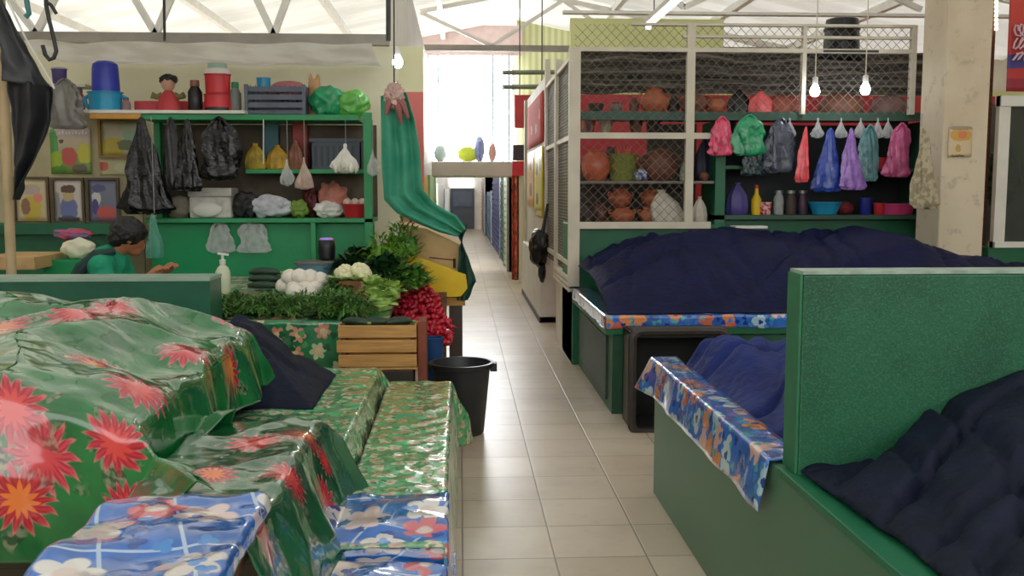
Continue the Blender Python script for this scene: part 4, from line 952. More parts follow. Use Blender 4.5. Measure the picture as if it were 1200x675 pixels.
tag(mb.build('dahlia_oilcloth', dahlia_mat('dahlia_print_large', fl, (22, 108, 52)), solid=0.004, angle=180), 'large glossy green oilcloth with red dahlias draped over goods at the left', 'oilcloth', 'green dahlia oilcloths')
# smaller dahlia cloth on the front bench
mb, find = drape(-0.88, -0.535, 2.2, 3.42, lambda x, y: 0.758+0.02*nz(x*4, y*3), 0.02, 0.36, 0.0, 0.10, 120, 170, r=0.03, flare=0.42, fold=0.02, ff=4.5, lump=0.025, seed=8)
fl = []
for (px, py, rad) in ((340, 562, 36), (380, 586, 30), (356, 508, 30), (298, 520, 36), (312, 640, 38), (250, 556, 32), (380, 540, 22)):
    s, t_, d = find(px, py); fl.append((s, t_, rad*d/FPX))
tag(mb.build('dahlia_oilcloth', dahlia_mat('dahlia_print_small', fl, (30, 92, 58)), solid=0.004, angle=180), 'smaller green dahlia oilcloth falling over the right side of the front bench', 'oilcloth', 'green dahlia oilcloths')
# blue lattice cloths
BLC = print_mat('blue_lattice_oilcloth', (36, 104, 190), [(5.6, 0.46, 5, [(214, 214, 212), (204, 96, 108), (220, 218, 214), (210, 190, 190), (206, 200, 196)], 0.22, (214, 196, 190)), (11, 0.3, 3, [(24, 74, 158), (60, 132, 204)], 0.4, None)], rough=0.16, lattice=(0.19, 0.006, (170, 194, 222)), bump=0.3)
mb, _ = drape(-0.875, -0.512, 1.35, 2.45, lambda x, y: 0.795+0.015*nz(x*5, y*4), 0.05, 0.05, 0.0, 0.0, 90, 120, r=0.02, flare=0.1, fold=0.01, lump=0.02, seed=12, lf=4)
tag(mb.build('blue_lattice_cloth', BLC, solid=0.003, angle=180), 'blue lattice oilcloth with white and pink flowers lying on the front bench', 'oilcloth', 'blue lattice cloths')
def blue2(u, v):
    L = [(3.36, 0.502), (3.2, 0.506), (3.0, 0.508), (2.95, 0.49), (2.93, 0.44), (2.90, 0.425), (2.84, 0.455), (2.7, 0.47), (2.5, 0.46), (2.4, 0.44)]
    f = v*(len(L)-1); k = min(int(f), len(L)-2); f -= k
    y = L[k][0]*(1-f)+L[k+1][0]*f; z = L[k][1]*(1-f)+L[k+1][1]*f
    w = u*0.60; x = -0.45+w
    z += 0.02*ridge(x*4, y*4, 2)+0.01*nz(x*9, y*9)
    if x > -0.045: z -= (x+0.045)*1.6; x = -0.045+0.12*(x+0.045)
    if x < -0.40: z += (-0.40-x)*1.0
    return (x, y, max(z, 0.30)), (w+0.3, v*1.1)
tag(MB().grid(blue2, 60, 90).build('blue_lattice_cloth', BLC, solid=0.003, angle=180), 'blue lattice oilcloth draped in two folds over the near end of the aisle bench', 'oilcloth', 'blue lattice cloths')
# pale wooden board beside the front bench
tag(MB().bar((-0.93, 2.12, 0.0), (-0.92, 2.14, 0.70), 0.035, 0.09).build('wooden_board', mat('pale_board', (206, 190, 160), 0.6), smooth=False, bevel=0.004), 'pale wooden board standing at the lower left under the dahlia cloth', 'board')
# dark tarp mound
def tarp4(u, v):
    x = -1.40+0.74*u; y = 4.32+0.8*v
    e = min(1, min(u/0.35, (1-u)/0.45, v/0.4, (1-v)/0.3)); e = max(0, e)
    hx = 0.36*(1-abs(u-0.45)*0.9)
    h = 0.605+hx*(e**0.8)
    f = folds(x, y, 5, 1.0, 0.06, 3)-0.02
    return (x, y, max(0.605, h+f*min(1, e*2))), (x, y)
tag(MB().grid(tarp4, 80, 70).build('dark_tarp', NAVY_D, solid=0.004, angle=180), 'dark tarp mound between the large dahlia cloth and the upper blossom cloth', 'tarp', 'dark tarps')
# left partition
t = thing('stall_partition', 'low green stall partition with pale cap behind the large dahlia cloth', 'partition', (-2.7, 5.3, 0))
zpt = Z(150, 327, 5.25); xpr = X(246, 340, 5.25)
MB().box(-4.4, xpr, 5.25, 5.5, 0, zpt-0.012).build('board', mat('partition_glossy', (40, 96, 74), 0.3, 0.15, 4), t, smooth=False)
MB().box(-4.4, xpr+0.003, 5.245, 5.505, zpt-0.012, zpt+0.006).build('cap', mat('pale_green_edge', (150, 176, 160), 0.4), t, smooth=False)
# ------------------------------------------------------------------ produce table
def tz_(y): return 0.80+0.08*(y-5.95)
def tbl(px, py):
    lo, hi = 5.0, 9.0
    for _ in range(40):
        mid = (lo+hi)/2
        if at(px, py, mid).z > tz_(mid): lo = mid
        else: hi = mid
    return at(px, py, lo)
t = thing('produce_table', 'wooden produce table under the green floral cloth in front of the green shelf', 'table', (-1.4, 6.8, 0))
MB().add([(-1.95, 5.97, 0.74), (-0.45, 5.97, 0.74), (-0.45, 7.55, 0.86), (-1.95, 7.55, 0.86), (-1.95, 5.97, 0.775), (-0.45, 5.97, 0.775), (-0.45, 7.55, 0.90), (-1.95, 7.55, 0.90)], [(0, 3, 2, 1), (4, 5, 6, 7), (0, 1, 5, 4), (1, 2, 6, 5), (2, 3, 7, 6), (3, 0, 4, 7)]).build('top', WOOD_D, t, smooth=False)
for xx in (-1.9, -0.52):
    for yy, zz in ((6.03, 0.745), (7.5, 0.86)): MB().box(xx-0.03, xx+0.03, yy-0.03, yy+0.03, 0, zz).build('leg', WOOD_D, t, smooth=False)
PC = print_mat('green_floral_cloth', (26, 122, 72), [(7.5, 0.42, 6, [(206, 138, 116), (190, 196, 150), (214, 150, 130)], 0.25, (226, 196, 150)), (15, 0.4, 3, [(196, 190, 150), (20, 90, 54), (90, 150, 90)], 0.35, None)], rough=0.3)
mb, _ = drape(-1.96, -0.44, 5.96, 7.57, lambda x, y: tz_(y)-0.012, 0.03, 0.0, 0.66, 0.0, 160, 150, r=0.015, flare=0.03, fold=0.012, ff=6, lump=0.0, seed=4)
tag(mb.build('floral_cloth', PC, solid=0.003, angle=180), 'green floral cloth with pink flowers covering the produce table', 'oilcloth')
# crate
q0, q1 = at(396, 380, 5.7), at(488, 380, 5.7); zc1 = q0.z; zc0 = Z(440, 431, 5.7)
t = thing('wooden_crate', 'slatted wooden crate in front of the produce table', 'crate', ((q0.x+q1.x)/2, 5.85, zc0))
for k in range(3):
    za_ = zc0+(zc1-zc0)*(k/3+0.02); zb_ = zc0+(zc1-zc0)*(k/3+0.30)
    MB().box(q0.x-(0.01 if k == 1 else 0), q1.x, 5.695, 5.71, za_, zb_).build('slat', WOOD, t, smooth=False, bevel=0.003)
    MB().box(q0.x, q1.x, 5.9, 5.915, za_, zb_).build('slat', WOOD, t, smooth=False, bevel=0.003)
    for xx in (q0.x, q1.x-0.012): MB().box(xx, xx+0.012, 5.71, 5.9, za_, zb_).build('end_slat', WOOD, t, smooth=False)
for xx in (q0.x+0.012, q1.x-0.037):
    for yy in (5.712, 5.875): MB().box(xx, xx+0.025, yy, yy+0.025, zc0, zc1).build('corner_post', WOOD_D, t, smooth=False)
MB().box(q0.x, q1.x, 5.70, 5.91, zc0-0.012, zc0).build('bottom', WOOD, t, smooth=False)
tag(MB().box(q0.x+0.06, q1.x-0.02, 5.69, 5.92, 0, zc0-0.013).build('support_block', mat('under_crate_shade', (46, 40, 34), 0.7), smooth=False, bevel=0.01), 'dark block added under the slatted crate in place of the shade there', 'block')  # support whose dark colour stands in for the shade under the crate
tag(MB().box(q1.x+0.005, q1.x+0.055, 5.72, 5.95, 0.0, zc1+0.01).build('side_plank', mat('reddish_plank', (134, 66, 46), 0.65, 0.2, 5), smooth=False, bevel=0.004), 'reddish brown upright plank at the right end of the slatted crate', 'plank')
ZUC = mat('zucchini_skin', (30, 58, 36), 0.4, 0.25, 14)
def zucchini(c, L, r, ang, lab, grp):
    c = Vector(c); d = Vector((math.cos(ang), math.sin(ang), 0))
    pts = [c+d*L*(k/6-0.5)+Vector((0, 0, 0.008*math.sin(PI*k/6))) for k in range(7)]
    o = tag(MB().tube(pts, [r*0.5, r*0.9, r, r, r, r*0.85, r*0.4], 12).build('zucchini', ZUC), lab, 'vegetable', grp)
    tip = pts[-1]; MB().tube([tip, tip+d*0.02], [r*0.35, r*0.3], 8).build('stem', mat('pale_stem', (140, 160, 90), 0.6), o)
for k, (dx, lab) in enumerate(((0.07, 'dark zucchini lying leftmost in the crate top'), (0.2, 'dark zucchini lying in the middle of the crate top'), (0.33, 'dark zucchini lying rightmost in the crate top'))):
    zucchini((q0.x+dx+0.02, 5.8, zc1-0.005), 0.16, 0.028, 0.3*(k-1), lab, 'zucchini in the crate')
b = tbl(309, 340)
for k, (row, i) in enumerate(((0, 0), (0, 1), (0, 2), (1, 0), (1, 1), (2, 0))):
    lab = ['bottom front', 'bottom middle', 'bottom back', 'second row front', 'second row back', 'topmost'][k]+' dark zucchini in the neat stack left of the white onions'
    zucchini((b.x, b.y+0.055*i+0.028*row, b.z+0.03+0.045*row), 0.22, 0.027, 0.05*(i-1), lab, 'stacked zucchini')
# crate handles / white onions
ONI = mat('white_onion_skin', (232, 226, 214), 0.4, 0.08, 20)
for k, (px, py, zz) in enumerate(((333, 337, 0), (345, 340, 0), (357, 341, 0), (369, 341, 0), (339, 330, 0.07), (351, 328, 0.075), (363, 332, 0.07), (374, 334, 0.05), (345, 345, 0.0), (361, 346, 0))):
    b = tbl(px, py+6 if zz == 0 else 345)
    c = Vector((X(px, py, b.y), b.y+(0.02*k % 0.05), b.z+zz))
    o = MB().lathe([(0.006, 0), (0.038, 0.006), (0.06, 0.032), (0.06, 0.06), (0.042, 0.088), (0.018, 0.1), (0.005, 0.104)], c, 18).build('white_onion', ONI)
    tag(o, 'white onion in the pale heap beside the stacked zucchini', 'vegetable', 'white onions')
# pump bottle
b = tbl(262, 346); s = b.y/FPX
t = thing('pump_bottle', 'pale translucent pump bottle at the left of the produce table', 'bottle', b)
hb = 36*s
MB().lathe([(0.042, 0), (0.05, 0.01), (0.05, hb*0.75), (0.035, hb*0.9), (0.018, hb*0.97), (0.018, hb)], b, 20).build('body', mat('milky_bottle', (206, 214, 186), 0.3, 0.06), t)
MB().lathe([(0.02, hb), (0.022, hb+0.03), (0.01, hb+0.035), (0.008, hb+0.07)], b, 14).build('pump', WHITE, t)
MB().bar(b+Vector((-0.03, 0, hb+0.075)), b+Vector((0.04, 0, hb+0.065)), 0.02, 0.014).build('nozzle', WHITE, t)
# blue-grey basin with lid, black canister
b = tbl(370, 331)
t = tub(370, 331, 46, 20, b.y+0.12, mat('grey_blue_tub', (96, 136, 150), 0.35), 'grey blue tub with dull lid behind the white onions', tz_(b.y+0.12), lid=mat('dull_lid', (120, 112, 112), 0.5), name='lidded_tub')
c = Vector((X(383, 305, b.y+0.14), b.y+0.14, tz_(b.y+0.12)+22.4*(b.y+0.12)/FPX+0.004))
t = thing('black_canister', 'black canister with red and blue top given a slight glow, on the lidded tub', 'canister', c)
MB().lathe([(0.05, 0), (0.062, 0.01), (0.066, 0.09), (0.06, 0.14), (0.05, 0.15)], c, 24).build('body', BLACKP, t)
MB().lathe([(0.05, 0.15), (0.048, 0.162), (0.01, 0.165)], c, 24).build('top', mat('top_glow_blue_red', (90, 130, 220), 0.4, emit=0.5, rgb2=(226, 70, 90), scale=14), t)  # slight emission added to the red and blue top
# cauliflower in a brown box
b = tbl(417, 352)
t = thing('brown_box', 'open brown cardboard box under the cauliflower', 'box', (b.x, b.y, b.z))
w = 22*b.y/FPX
for (x0, x1, y0, y1) in ((-w, w, 0, 0.01), (-w, w, 0.2, 0.21), (-w, -w+0.01, 0, 0.21), (w-0.01, w, 0, 0.21)):
    MB().box(b.x+x0, b.x+x1, b.y+y0, b.y+y1, b.z+0.0, b.z+0.13).build('side', mat('brown_card', (140, 92, 62), 0.8, 0.1, 8), t, smooth=False)
MB().box(b.x-w, b.x+w, b.y, b.y+0.21, b.z, b.z+0.012).build('bottom', mat('brown_card', (140, 92, 62)), t, smooth=False)
LEAFG = mat('fresh_leaf', (72, 128, 50), 0.5, 0.35, 12, rgb2=(110, 160, 66))
LEAFD = mat('dark_leaf', (36, 78, 40), 0.5, 0.3, 12)
LEAFB = mat('bright_dill', (112, 160, 52), 0.55, 0.3, 14)
LETT = mat('pale_lettuce', (178, 210, 118), 0.45, 0.15, 10)
CAUL = mat('cauliflower_curd', (226, 222, 182), 0.7, 0.06, 20)
for k, (px, py, r, lab) in enumerate(((404, 317, 0.085, 'left cauliflower head in the brown box'), (421, 315, 0.095, 'right cauliflower head in the brown box'))):
    c = at(px, py, b.y+0.1); c.z = b.z+0.16
    t = thing('cauliflower', lab, 'vegetable', (c.x, c.y, c.z-r*0.6), 'cauliflowers')
    mb = MB()
    for i in range(46):
        d = Vector((rnd.gauss(0, 1), rnd.gauss(0, 1), abs(rnd.gauss(0, 1)))).normalized()
        mb.blob(c+d*r*0.72*Vector((1, 1, 0.85)).z, r*0.3, 0.2, 4, 2, seed=i)
    mb.build('curd', CAUL, t)
    mb = MB()
    for i in range(9):
        a = i*0.7; mb.leaf(c+Vector((math.cos(a)*r*0.5, math.sin(a)*r*0.5, -r*0.5)), (math.cos(a), math.sin(a), 0.7), r*1.3, r*0.9, 0.2, 4)
    mb.build('leaf_wrap', mat('pale_green_wrap', (170, 196, 110), 0.5, 0.15), t, solid=0.002)
# leafy bunches
def bunch(name, c, rx, ry, h, n, m, lab, grp, leaf=(0.05, 0.03), up=0.6, stem=True, seed=0, cat='herbs'):
    r_ = random.Random(seed+31); c = Vector(c)
    t = thing(name, lab, cat, c, grp)
    mb = MB(); ms = MB()
    for i in range(n):
        a = r_.uniform(0, 2*PI); q = math.sqrt(r_.random())
        zz = h*(1-q*q*0.8)*r_.uniform(0.35, 1.0)
        p = c+Vector((math.cos(a)*q*rx, math.sin(a)*q*ry, zz))
        d = Vector((math.cos(a)*q+r_.gauss(0, 0.5), math.sin(a)*q+r_.gauss(0, 0.5), up+r_.gauss(0, 0.4)))
        mb.leaf(p, d, leaf[0]*r_.uniform(0.7, 1.4), leaf[1]*r_.uniform(0.7, 1.3), 0.35, 3)
        if stem and i % 6 == 0: ms.tube([c+Vector((math.cos(a)*q*rx*0.5, math.sin(a)*q*ry*0.5, 0.0)), p], 0.003, 5)
    mb.blob(c+Vector((0, 0, h*0.24)), 1, 0.3, 4, 3, (rx*0.8, ry*0.8, h*0.3), seed)
    mb.build('leaves', m, t, angle=180)
    if stem: ms.build('stems', mat('green_stem', (90, 130, 60), 0.5), t)
    return t
HERB = mat('coriander_leaf', (66, 112, 46), 0.55, 0.35, 18, rgb2=(92, 136, 58))
places = ['leftmost', 'second from the left', 'third from the left', 'fourth from the left', 'fifth from the left', 'rightmost']
for k, px in enumerate((258, 278, 300, 320, 340, 356)):
    b = tbl(px, 366-(k % 2)*6)
    bunch('herb_bunch', b, 0.12, 0.13, 0.10, 520, HERB, places[k]+' coriander bunch in the front row of the produce table', 'coriander bunches', (0.06, 0.011), 0.35, seed=k)
for k, (px, py, lab) in enumerate(((385, 368, 'front left'), (410, 368, 'front right'), (398, 350, 'rear'))):
    b = tbl(px, py)
    bunch('herb_bunch', b, 0.12, 0.13, 0.16, 600, HERB, lab+' feathery herb bunch in the heap left of the pale lettuce', 'feathery herbs', (0.065, 0.011), 0.4, seed=k+10)
for k, (px, py, Y, rx, h, m_, lf, lab) in enumerate(((455, 312, 7.2, 0.18, 0.3, LEAFB, (0.09, 0.02), 'bright feathery dill bunch upright below the teal tarp'), (473, 300, 7.3, 0.14, 0.3, LEAFG, (0.08, 0.02), 'green herb bunch leaning against the cardboard'), (420, 320, 7.3, 0.16, 0.17, LEAFD, (0.1, 0.06), 'dark leafy bunch behind the cauliflower'), (452, 330, 7.0, 0.2, 0.18, LEAFD, (0.11, 0.07), 'dark spinach bunch behind the lettuce'), (478, 340, 6.95, 0.15, 0.18, LEAFG, (0.09, 0.04), 'leafy green bunch above the radishes'))):
    c = at(px, py, Y); c.z = max(c.z, tz_(Y))
    bunch('greens_bunch', c, rx, 0.16, h, 260, m_, lab, 'leafy greens', lf, 0.9, seed=k+20)
for k, (px, py, r, lab) in enumerate(((440, 346, 0.085, 'pale lettuce head at the upper left beside the cauliflower box'), (446, 366, 0.1, 'pale lettuce head nearest the crate'), (458, 350, 0.085, 'pale lettuce head beside the radishes'))):
    Y = 6.25+0.12*(k != 1); c = at(px, py-8, Y); c.z = max(c.z, tz_(Y)+0.04)
    t = thing('lettuce', lab, 'vegetable', (c.x, c.y, c.z-0.06), 'lettuce heads'); r2 = random.Random(k)
    mb = MB()
    mb.blob(c, r*0.75, 0.3, 4, 3, seed=k)
    for i in range(34):
        a = r2.uniform(0, 2*PI); el = r2.uniform(-0.2, 1.2)
        d = Vector((math.cos(a)*math.cos(el), math.sin(a)*math.cos(el), math.sin(el)))
        mb.leaf(c+d*r*0.45, d+Vector((0, 0, 0.4)), r*1.0, r*1.0, 0.3, 5)
    mb.build('leaves', LETT, t, angle=180)
    MB().tube([c+Vector((0, 0, -0.06)), c], [0.02, 0.025], 10).build('core', CAUL, t)
# radishes on a sloping stand
t = thing('radish_stand', 'sloping wooden stand under the heap of red radishes', 'stand', (-0.27, 7.0, 0))
xa_, xb_ = X(462, 370, 6.9), X(523, 370, 6.9)
MB().add([(xa_, 6.82, 0.40), (xb_, 6.82, 0.40), (xb_, 7.25, 0.78), (xa_, 7.25, 0.78), (xa_, 6.82, 0.44), (xb_, 6.82, 0.44), (xb_, 7.25, 0.82), (xa_, 7.25, 0.82)], [(0, 3, 2, 1), (4, 5, 6, 7), (0, 1, 5, 4), (1, 2, 6, 5), (2, 3, 7, 6), (3, 0, 4, 7)]).build('board', WOOD_D, t, smooth=False)
for xx in (xa_+0.03, xb_-0.03):
    MB().box(xx-0.025, xx+0.025, 6.83, 6.88, 0, 0.42).build('leg', WOOD_D, t, smooth=False); MB().box(xx-0.025, xx+0.025, 7.2, 7.25, 0, 0.78).build('leg', WOOD_D, t, smooth=False)
RAD = mat('radish_skin', (190, 28, 52), 0.35, 0.2, 30, coat=0.3)
rad0 = None; n = 0; r3 = random.Random(3)
cand = []
for layer in range(3):
    for i in range(-2, 13):
        for j in range(13):
            u = (i+0.5*(j % 2)+r3.uniform(-0.25, 0.25))/11; v = (j+r3.uniform(-0.25, 0.25))/12
            # silhouette of the heap: narrow on top, wide in the middle
            half = 0.62*min(1, 0.3+1.05*(1-v))*(0.6+0.4*min(1, v*3+0.2))+0.05*nz(v*5, 3)
            if abs(u-0.48+0.15*(v-0.5)) > half: continue
            bulge = 0.13*max(0, 1-(1.7*u-0.85)**2)*math.sin(PI*min(1, max(0, v*0.9+0.1)))
            if layer*0.04 > bulge+0.01: continue
            cand.append((xa_+(xb_-xa_)*u, 6.82+0.43*v-layer*0.03*0.66, 0.465+0.41*v+layer*0.036+0.0))
for (x_, y_, z_) in cand[:290]:
    if rad0 is None:
        rad0 = MB().lathe([(0.003, -0.045), (0.006, -0.03), (0.017, -0.016), (0.0225, 0.0), (0.0195, 0.014), (0.008, 0.021), (0.003, 0.026)], (0, 0, 0), 14).build('radish', RAD)
        o = rad0; tag(o, 'small red radish in the heap beside the wooden crate', 'radish', 'red radishes')
        for vv in o.data.vertices: vv.co.z -= 0.045
    else:
        o = rad0.copy(); col.objects.link(o)
    o.location = (x_, y_, z_); o.rotation_euler = (r3.uniform(-1.6, 1.6), r3.uniform(-1.6, 1.6), r3.uniform(0, 6))
# blue canister beside bucket, bucket
bq = at(507, 395, 6.72)
tag(MB().lathe([(0.068, 0), (0.072, 0.01), (0.072, bq.z-0.02), (0.078, bq.z-0.015), (0.078, bq.z), (0.066, bq.z), (0.064, 0.05)], (bq.x, 6.72, 0.0), 24).build('blue_container', mat('steel_blue_plastic', (30, 74, 130), 0.4, 0.12)), 'tall blue container standing behind the big dark bucket', 'container')
cb = floor_at(546, 515); by = cb.y+0.18; bx_ = X(541, 480, by)
t = thing('bucket', 'big dark grey plastic bucket standing on the aisle floor', 'bucket', (bx_, by, 0))
hB = Z(541, 424, by); DB = mat('dark_grey_plastic', (40, 44, 48), 0.4, 0.12, 5, 0.1)
MB().lathe([(0.135, 0), (0.145, 0.01), (0.185, hB*0.9), (0.19, hB*0.93), (0.205, hB*0.94), (0.21, hB), (0.19, hB), (0.178, hB*0.9), (0.14, 0.03)], (bx_, by, 0), 36).build('body', DB, t)
for sg in (-1, 1): MB().box(bx_+sg*0.2-0.015, bx_+sg*0.2+0.03*max(sg, 0.3), by-0.04, by+0.04, hB-0.06, hB-0.005).build('lug', DB, t, smooth=False, bevel=0.006)
# cardboard and yellow board on a small table right of the greens
t = thing('side_table', 'narrow wooden table with dark legs under the yellow board', 'table', (-0.13, 7.5, 0))
zt7 = Z(520, 349, 7.3)
MB().box(X(492, 352, 7.3), X(545, 352, 7.3), 7.3, 8.0, zt7-0.06, zt7).build('top', mat('light_wood', (186, 140, 70), 0.6, 0.15, 5), t, smooth=False)
for xx in (X(497, 352, 7.3), X(534, 352, 7.3)):
    for yy in (7.36, 7.94): MB().box(xx-0.05, xx+0.05, yy-0.04, yy+0.04, 0, zt7-0.06).build('leg', mat('blackish_leg', (74, 62, 54), 0.6), t, smooth=False)
def prism(pts, y0, y1):
    n = len(pts); vs = [at(px, py, y0) for px, py in pts]
    vs = [Vector((v.x, y0, v.z)) for v in vs]+[Vector((v.x, y1, v.z)) for v in vs]
    return MB().add(vs, [tuple(range(n)), tuple(range(2*n-1, n-1, -1))]+[(k, k+n, (k+1) % n+n, (k+1) % n) for k in range(n)])
tag(prism([(476, 298), (500, 305), (546, 322), (548, 338), (540, 348), (505, 349), (478, 318)], 7.25, 7.30).build('yellow_board', YELLOW, smooth=False, bevel=0.006), 'bright yellow board leaning in front of the cardboard box', 'board')
t = thing('cardboard_box', 'tan cardboard box beneath the teal tarp behind the yellow board', 'box', (-0.15, 7.6, zt7))
prism([(468, 262), (500, 268), (542, 288), (542, 322), (545, 348), (478, 348)], 7.34, 7.9).build('body', CARD, t, smooth=False, bevel=0.004)
prism([(503, 301), (532, 304), (532, 305.5), (503, 302.5)], 7.335, 7.345).build('seam', WOOD_D, t, smooth=False)
prism([(531, 303), (534, 303), (534, 314), (531, 314)], 7.33, 7.345).build('hand_hole', mat('hole_shade', (60, 46, 34), 0.9), t, smooth=False)  # solid plate, its dark colour stands in for the shade in a hole
def curtain(fn, nu, nv, name, m, lab, cat, solid=0.004, parent=None):
    return tag(MB().grid(fn, nu, nv).build(name, m, solid=solid, angle=180), lab, cat)
def two_edges(L, Rr, Y0, depth, folds, seed):
    def cr(P, f):
        f = f*(len(P)-1); k = min(int(f), len(P)-2); f -= k
        return P[k][0]*(1-f)+P[k+1][0]*f, P[k][1]*(1-f)+P[k+1][1]*f
    def fn(u, v):
        a, b = cr(L, v), cr(Rr, v); px = a[0]+(b[0]-a[0])*u; py = a[1]+(b[1]-a[1])*u
        q = at(px, py, Y0)
        return (q.x+0.01*nz(u*5, v*6, seed), Y0+depth*math.sin(u*folds*PI+v*2+seed)+depth*nz(u*3, v*4, seed+2), q.z), (u, v)
    return fn
curtain(two_edges([(548, 262), (538, 290), (536, 330), (536, 352)], [(530, 262), (548, 300), (558, 330), (548, 352)], 7.28, 0.02, 3, 3), 14, 30, 'dark_green_cover', DKGT, 'dark green cover hanging over the right end of the yellow board', 'tarp')
curtain(two_edges([(446, 112), (446, 150), (447, 190), (449, 234), (466, 250), (490, 262), (515, 272), (536, 277)], [(476, 108), (486, 140), (492, 180), (496, 222), (508, 238), (522, 246), (534, 252), (546, 268)], 7.15, 0.025, 5, 1), 40, 90, 'teal_tarp', TEALT, 'teal green tarp gathered and hung beside the left shelf, trailing over the cardboard', 'tarp')
t = thing('tied_bundle', 'knotted bundle of pale and reddish bags above the teal tarp', 'bundle', at(462, 125, 7.12))
c = at(462, 112, 7.12)
MB().blob(c, 0.07, 0.35, 4, 4, (1.0, 0.7, 1.3), 2).build('wrap', mat('pinkish_film', (206, 170, 160), 0.3, 0.2, 10, 0.4, 30), t)
MB().tube([c+Vector((0, 0, 0.05)), (c.x+0.02, c.y, roof_z(c.x)-0.1)], 0.006, 6).build('rope', DARKM, t)
for k, (dx, dz) in enumerate(((0.10, -0.16), (-0.06, -0.14), (0.05, -0.2))): MB().tube([c, c+Vector((dx*0.6, -0.02, dz*0.4)), c+Vector((dx, -0.02, dz))], [0.03, 0.03, 0.012], 8).build('strand', mat('wine_strand', (150, 90, 86), 0.5), t)
# ------------------------------------------------------------------ left green shelf unit
YL = 8.0
zt1 = Z(300, 134, YL); zm = Z(340, 198, YL); zl = Z(300, 256, YL)
xl_, xr_ = X(168, 200, YL), X(436, 200, YL)
t = thing('shelf_unit', 'bright green shelf unit of the left vegetable stall with black bags hanging on it', 'shelf', ((xl_+xr_)/2, 8.25, 0))
GS = mat('shelf_green', (42, 148, 92), 0.45, 0.12, 4, 0.1, 60)
def lb(n, x0, x1, z0, z1, y0=YL, y1=8.5, m=GS): return MB().box(x0, x1, y0, y1, z0, z1).build(n, m, t, smooth=False, bevel=0.004)
lb('shelf_board', xl_, X(420, 134, YL), zt1-0.045, zt1); lb('shelf_board', X(284, 198, YL), X(425, 198, YL), zm-0.035, zm, 8.1); lb('shelf_board', xl_, xr_, zl-0.035, zl)
lb('upright', X(426, 200, YL), xr_, 0.0, zt1+0.02, YL, 8.06); lb('upright', X(364, 280, YL), X(370, 280, YL), 0.0, zl-0.035, YL, 8.05)
lb('upright', xl_, xl_+0.05, 0, zt1-0.045, 8.3, 8.4)
lb('lower_panel', xl_, xr_, 0.0, zl-0.04, 8.12, 8.16, GREEN_B)
lb('back_panel', xl_, xr_, zl, zt1-0.05, 8.48, 8.5, mat('dim_back_board', (96, 84, 70), 0.7, 0.25, 6))
t = thing('white_top_board', 'white board extending the top green shelf to the left on an orange batten', 'shelf', (X(190, 125, YL), 8.2, zt1))
MB().box(X(84, 130, YL), X(287, 125, YL), 7.98, 8.45, zt1+0.003, zt1+0.03).build('board', WHITE, t, smooth=False, bevel=0.003)
MB().box(X(106, 135, YL), X(166, 135, YL), 7.98, 8.03, zt1-0.04, zt1).build('batten', mat('orange_wood', (206, 150, 70), 0.6), t, smooth=False)
zT = zt1+0.031
# left ledge below the posters
t = thing('wall_ledge', 'dark green wall ledge under the row of posters', 'shelf', (X(75, 270, 8.2), 8.2, Z(70, 292, 8.1)))
MB().box(X(-30, 270, 8.1), X(135, 270, 8.1), 8.1, 8.4, Z(70, 275, 8.1), Z(70, 262, 8.1)).build('board', GREEN, t, smooth=False, bevel=0.005)
MB().box(X(-30, 270, 8.1), X(135, 270, 8.1), 8.2, 8.24, 0, Z(70, 275, 8.1)).build('front_panel', GREEN, t, smooth=False)
t = thing('poster_wall', 'pale plywood panel behind the posters at the left', 'panel', (X(80, 200, 8.45), 8.45, 0))
MB().box(X(-40, 200, 8.45), X(166, 200, 8.45), 8.43, 8.47, 0, Z(80, 132, 8.45)).build('sheet', mat('faded_plywood', (176, 166, 132), 0.7, 0.15, 3), t, smooth=False)
# posters
YP = 8.42; DKF = mat('dark_frame', (90, 72, 50), 0.5); GOLD = mat('golden_frame', (150, 116, 50), 0.45)
tp = poster(58, 108, 150, 204, YP, art_mat('fruit_calendar_print', [(206, 186, 164), (120, 150, 70)], [(0.08, 0.5, 0.12, 0.5, (96, 160, 90)), (0.14, 0.3, 0.14, 0.2, (160, 186, 60)), (0.45, 0.38, 0.2, 0.2, (196, 92, 84)), (0.85, 0.45, 0.18, 0.22, (196, 190, 60)), (0.28, 0.72, 0.06, 0.04, (96, 84, 70)), (0.7, 0.12, 0.2, 0.1, (110, 100, 90)), (0.2, 0.1, 0.2, 0.08, (90, 140, 60))]), 'calendar poster with red and yellow fruit and a pale title band', 'calendar')
a_, b_ = at(66, 152, YP), at(106, 159, YP)
tband = MB().box(a_.x, b_.x, YP-0.012, YP-0.008, b_.z, a_.z).build('title_band', mat('title_band_lilac', (196, 184, 188), 0.5), tp, smooth=False)
mb = MB()
for k in range(9):
    xx = a_.x+0.03+(b_.x-a_.x-0.06)*k/8; hh = (0.018, 0.03, 0.02, 0.02, 0.018, 0.03, 0.018, 0.03, 0.02)[k]
    mb.box(xx-0.006, xx+0.006, YP-0.016, YP-0.012, b_.z+0.01, b_.z+0.01+hh)
mb.build('title_strokes', mat('title_ink', (226, 222, 226), 0.5), tband, smooth=False)
poster(118, 166, 142, 182, YP, art_mat('framed_scene_print', [(190, 190, 160)], [(0.3, 0.25, 0.3, 0.28, (196, 176, 70)), (0.75, 0.55, 0.2, 0.2, (150, 186, 160)), (0.25, 0.8, 0.2, 0.15, (206, 190, 170)), (0.6, 0.3, 0.2, 0.15, (110, 120, 80))]), 'gold framed picture of a yellow green scene right of the fruit calendar', 'framed_picture', GOLD, 'posters on the left wall')
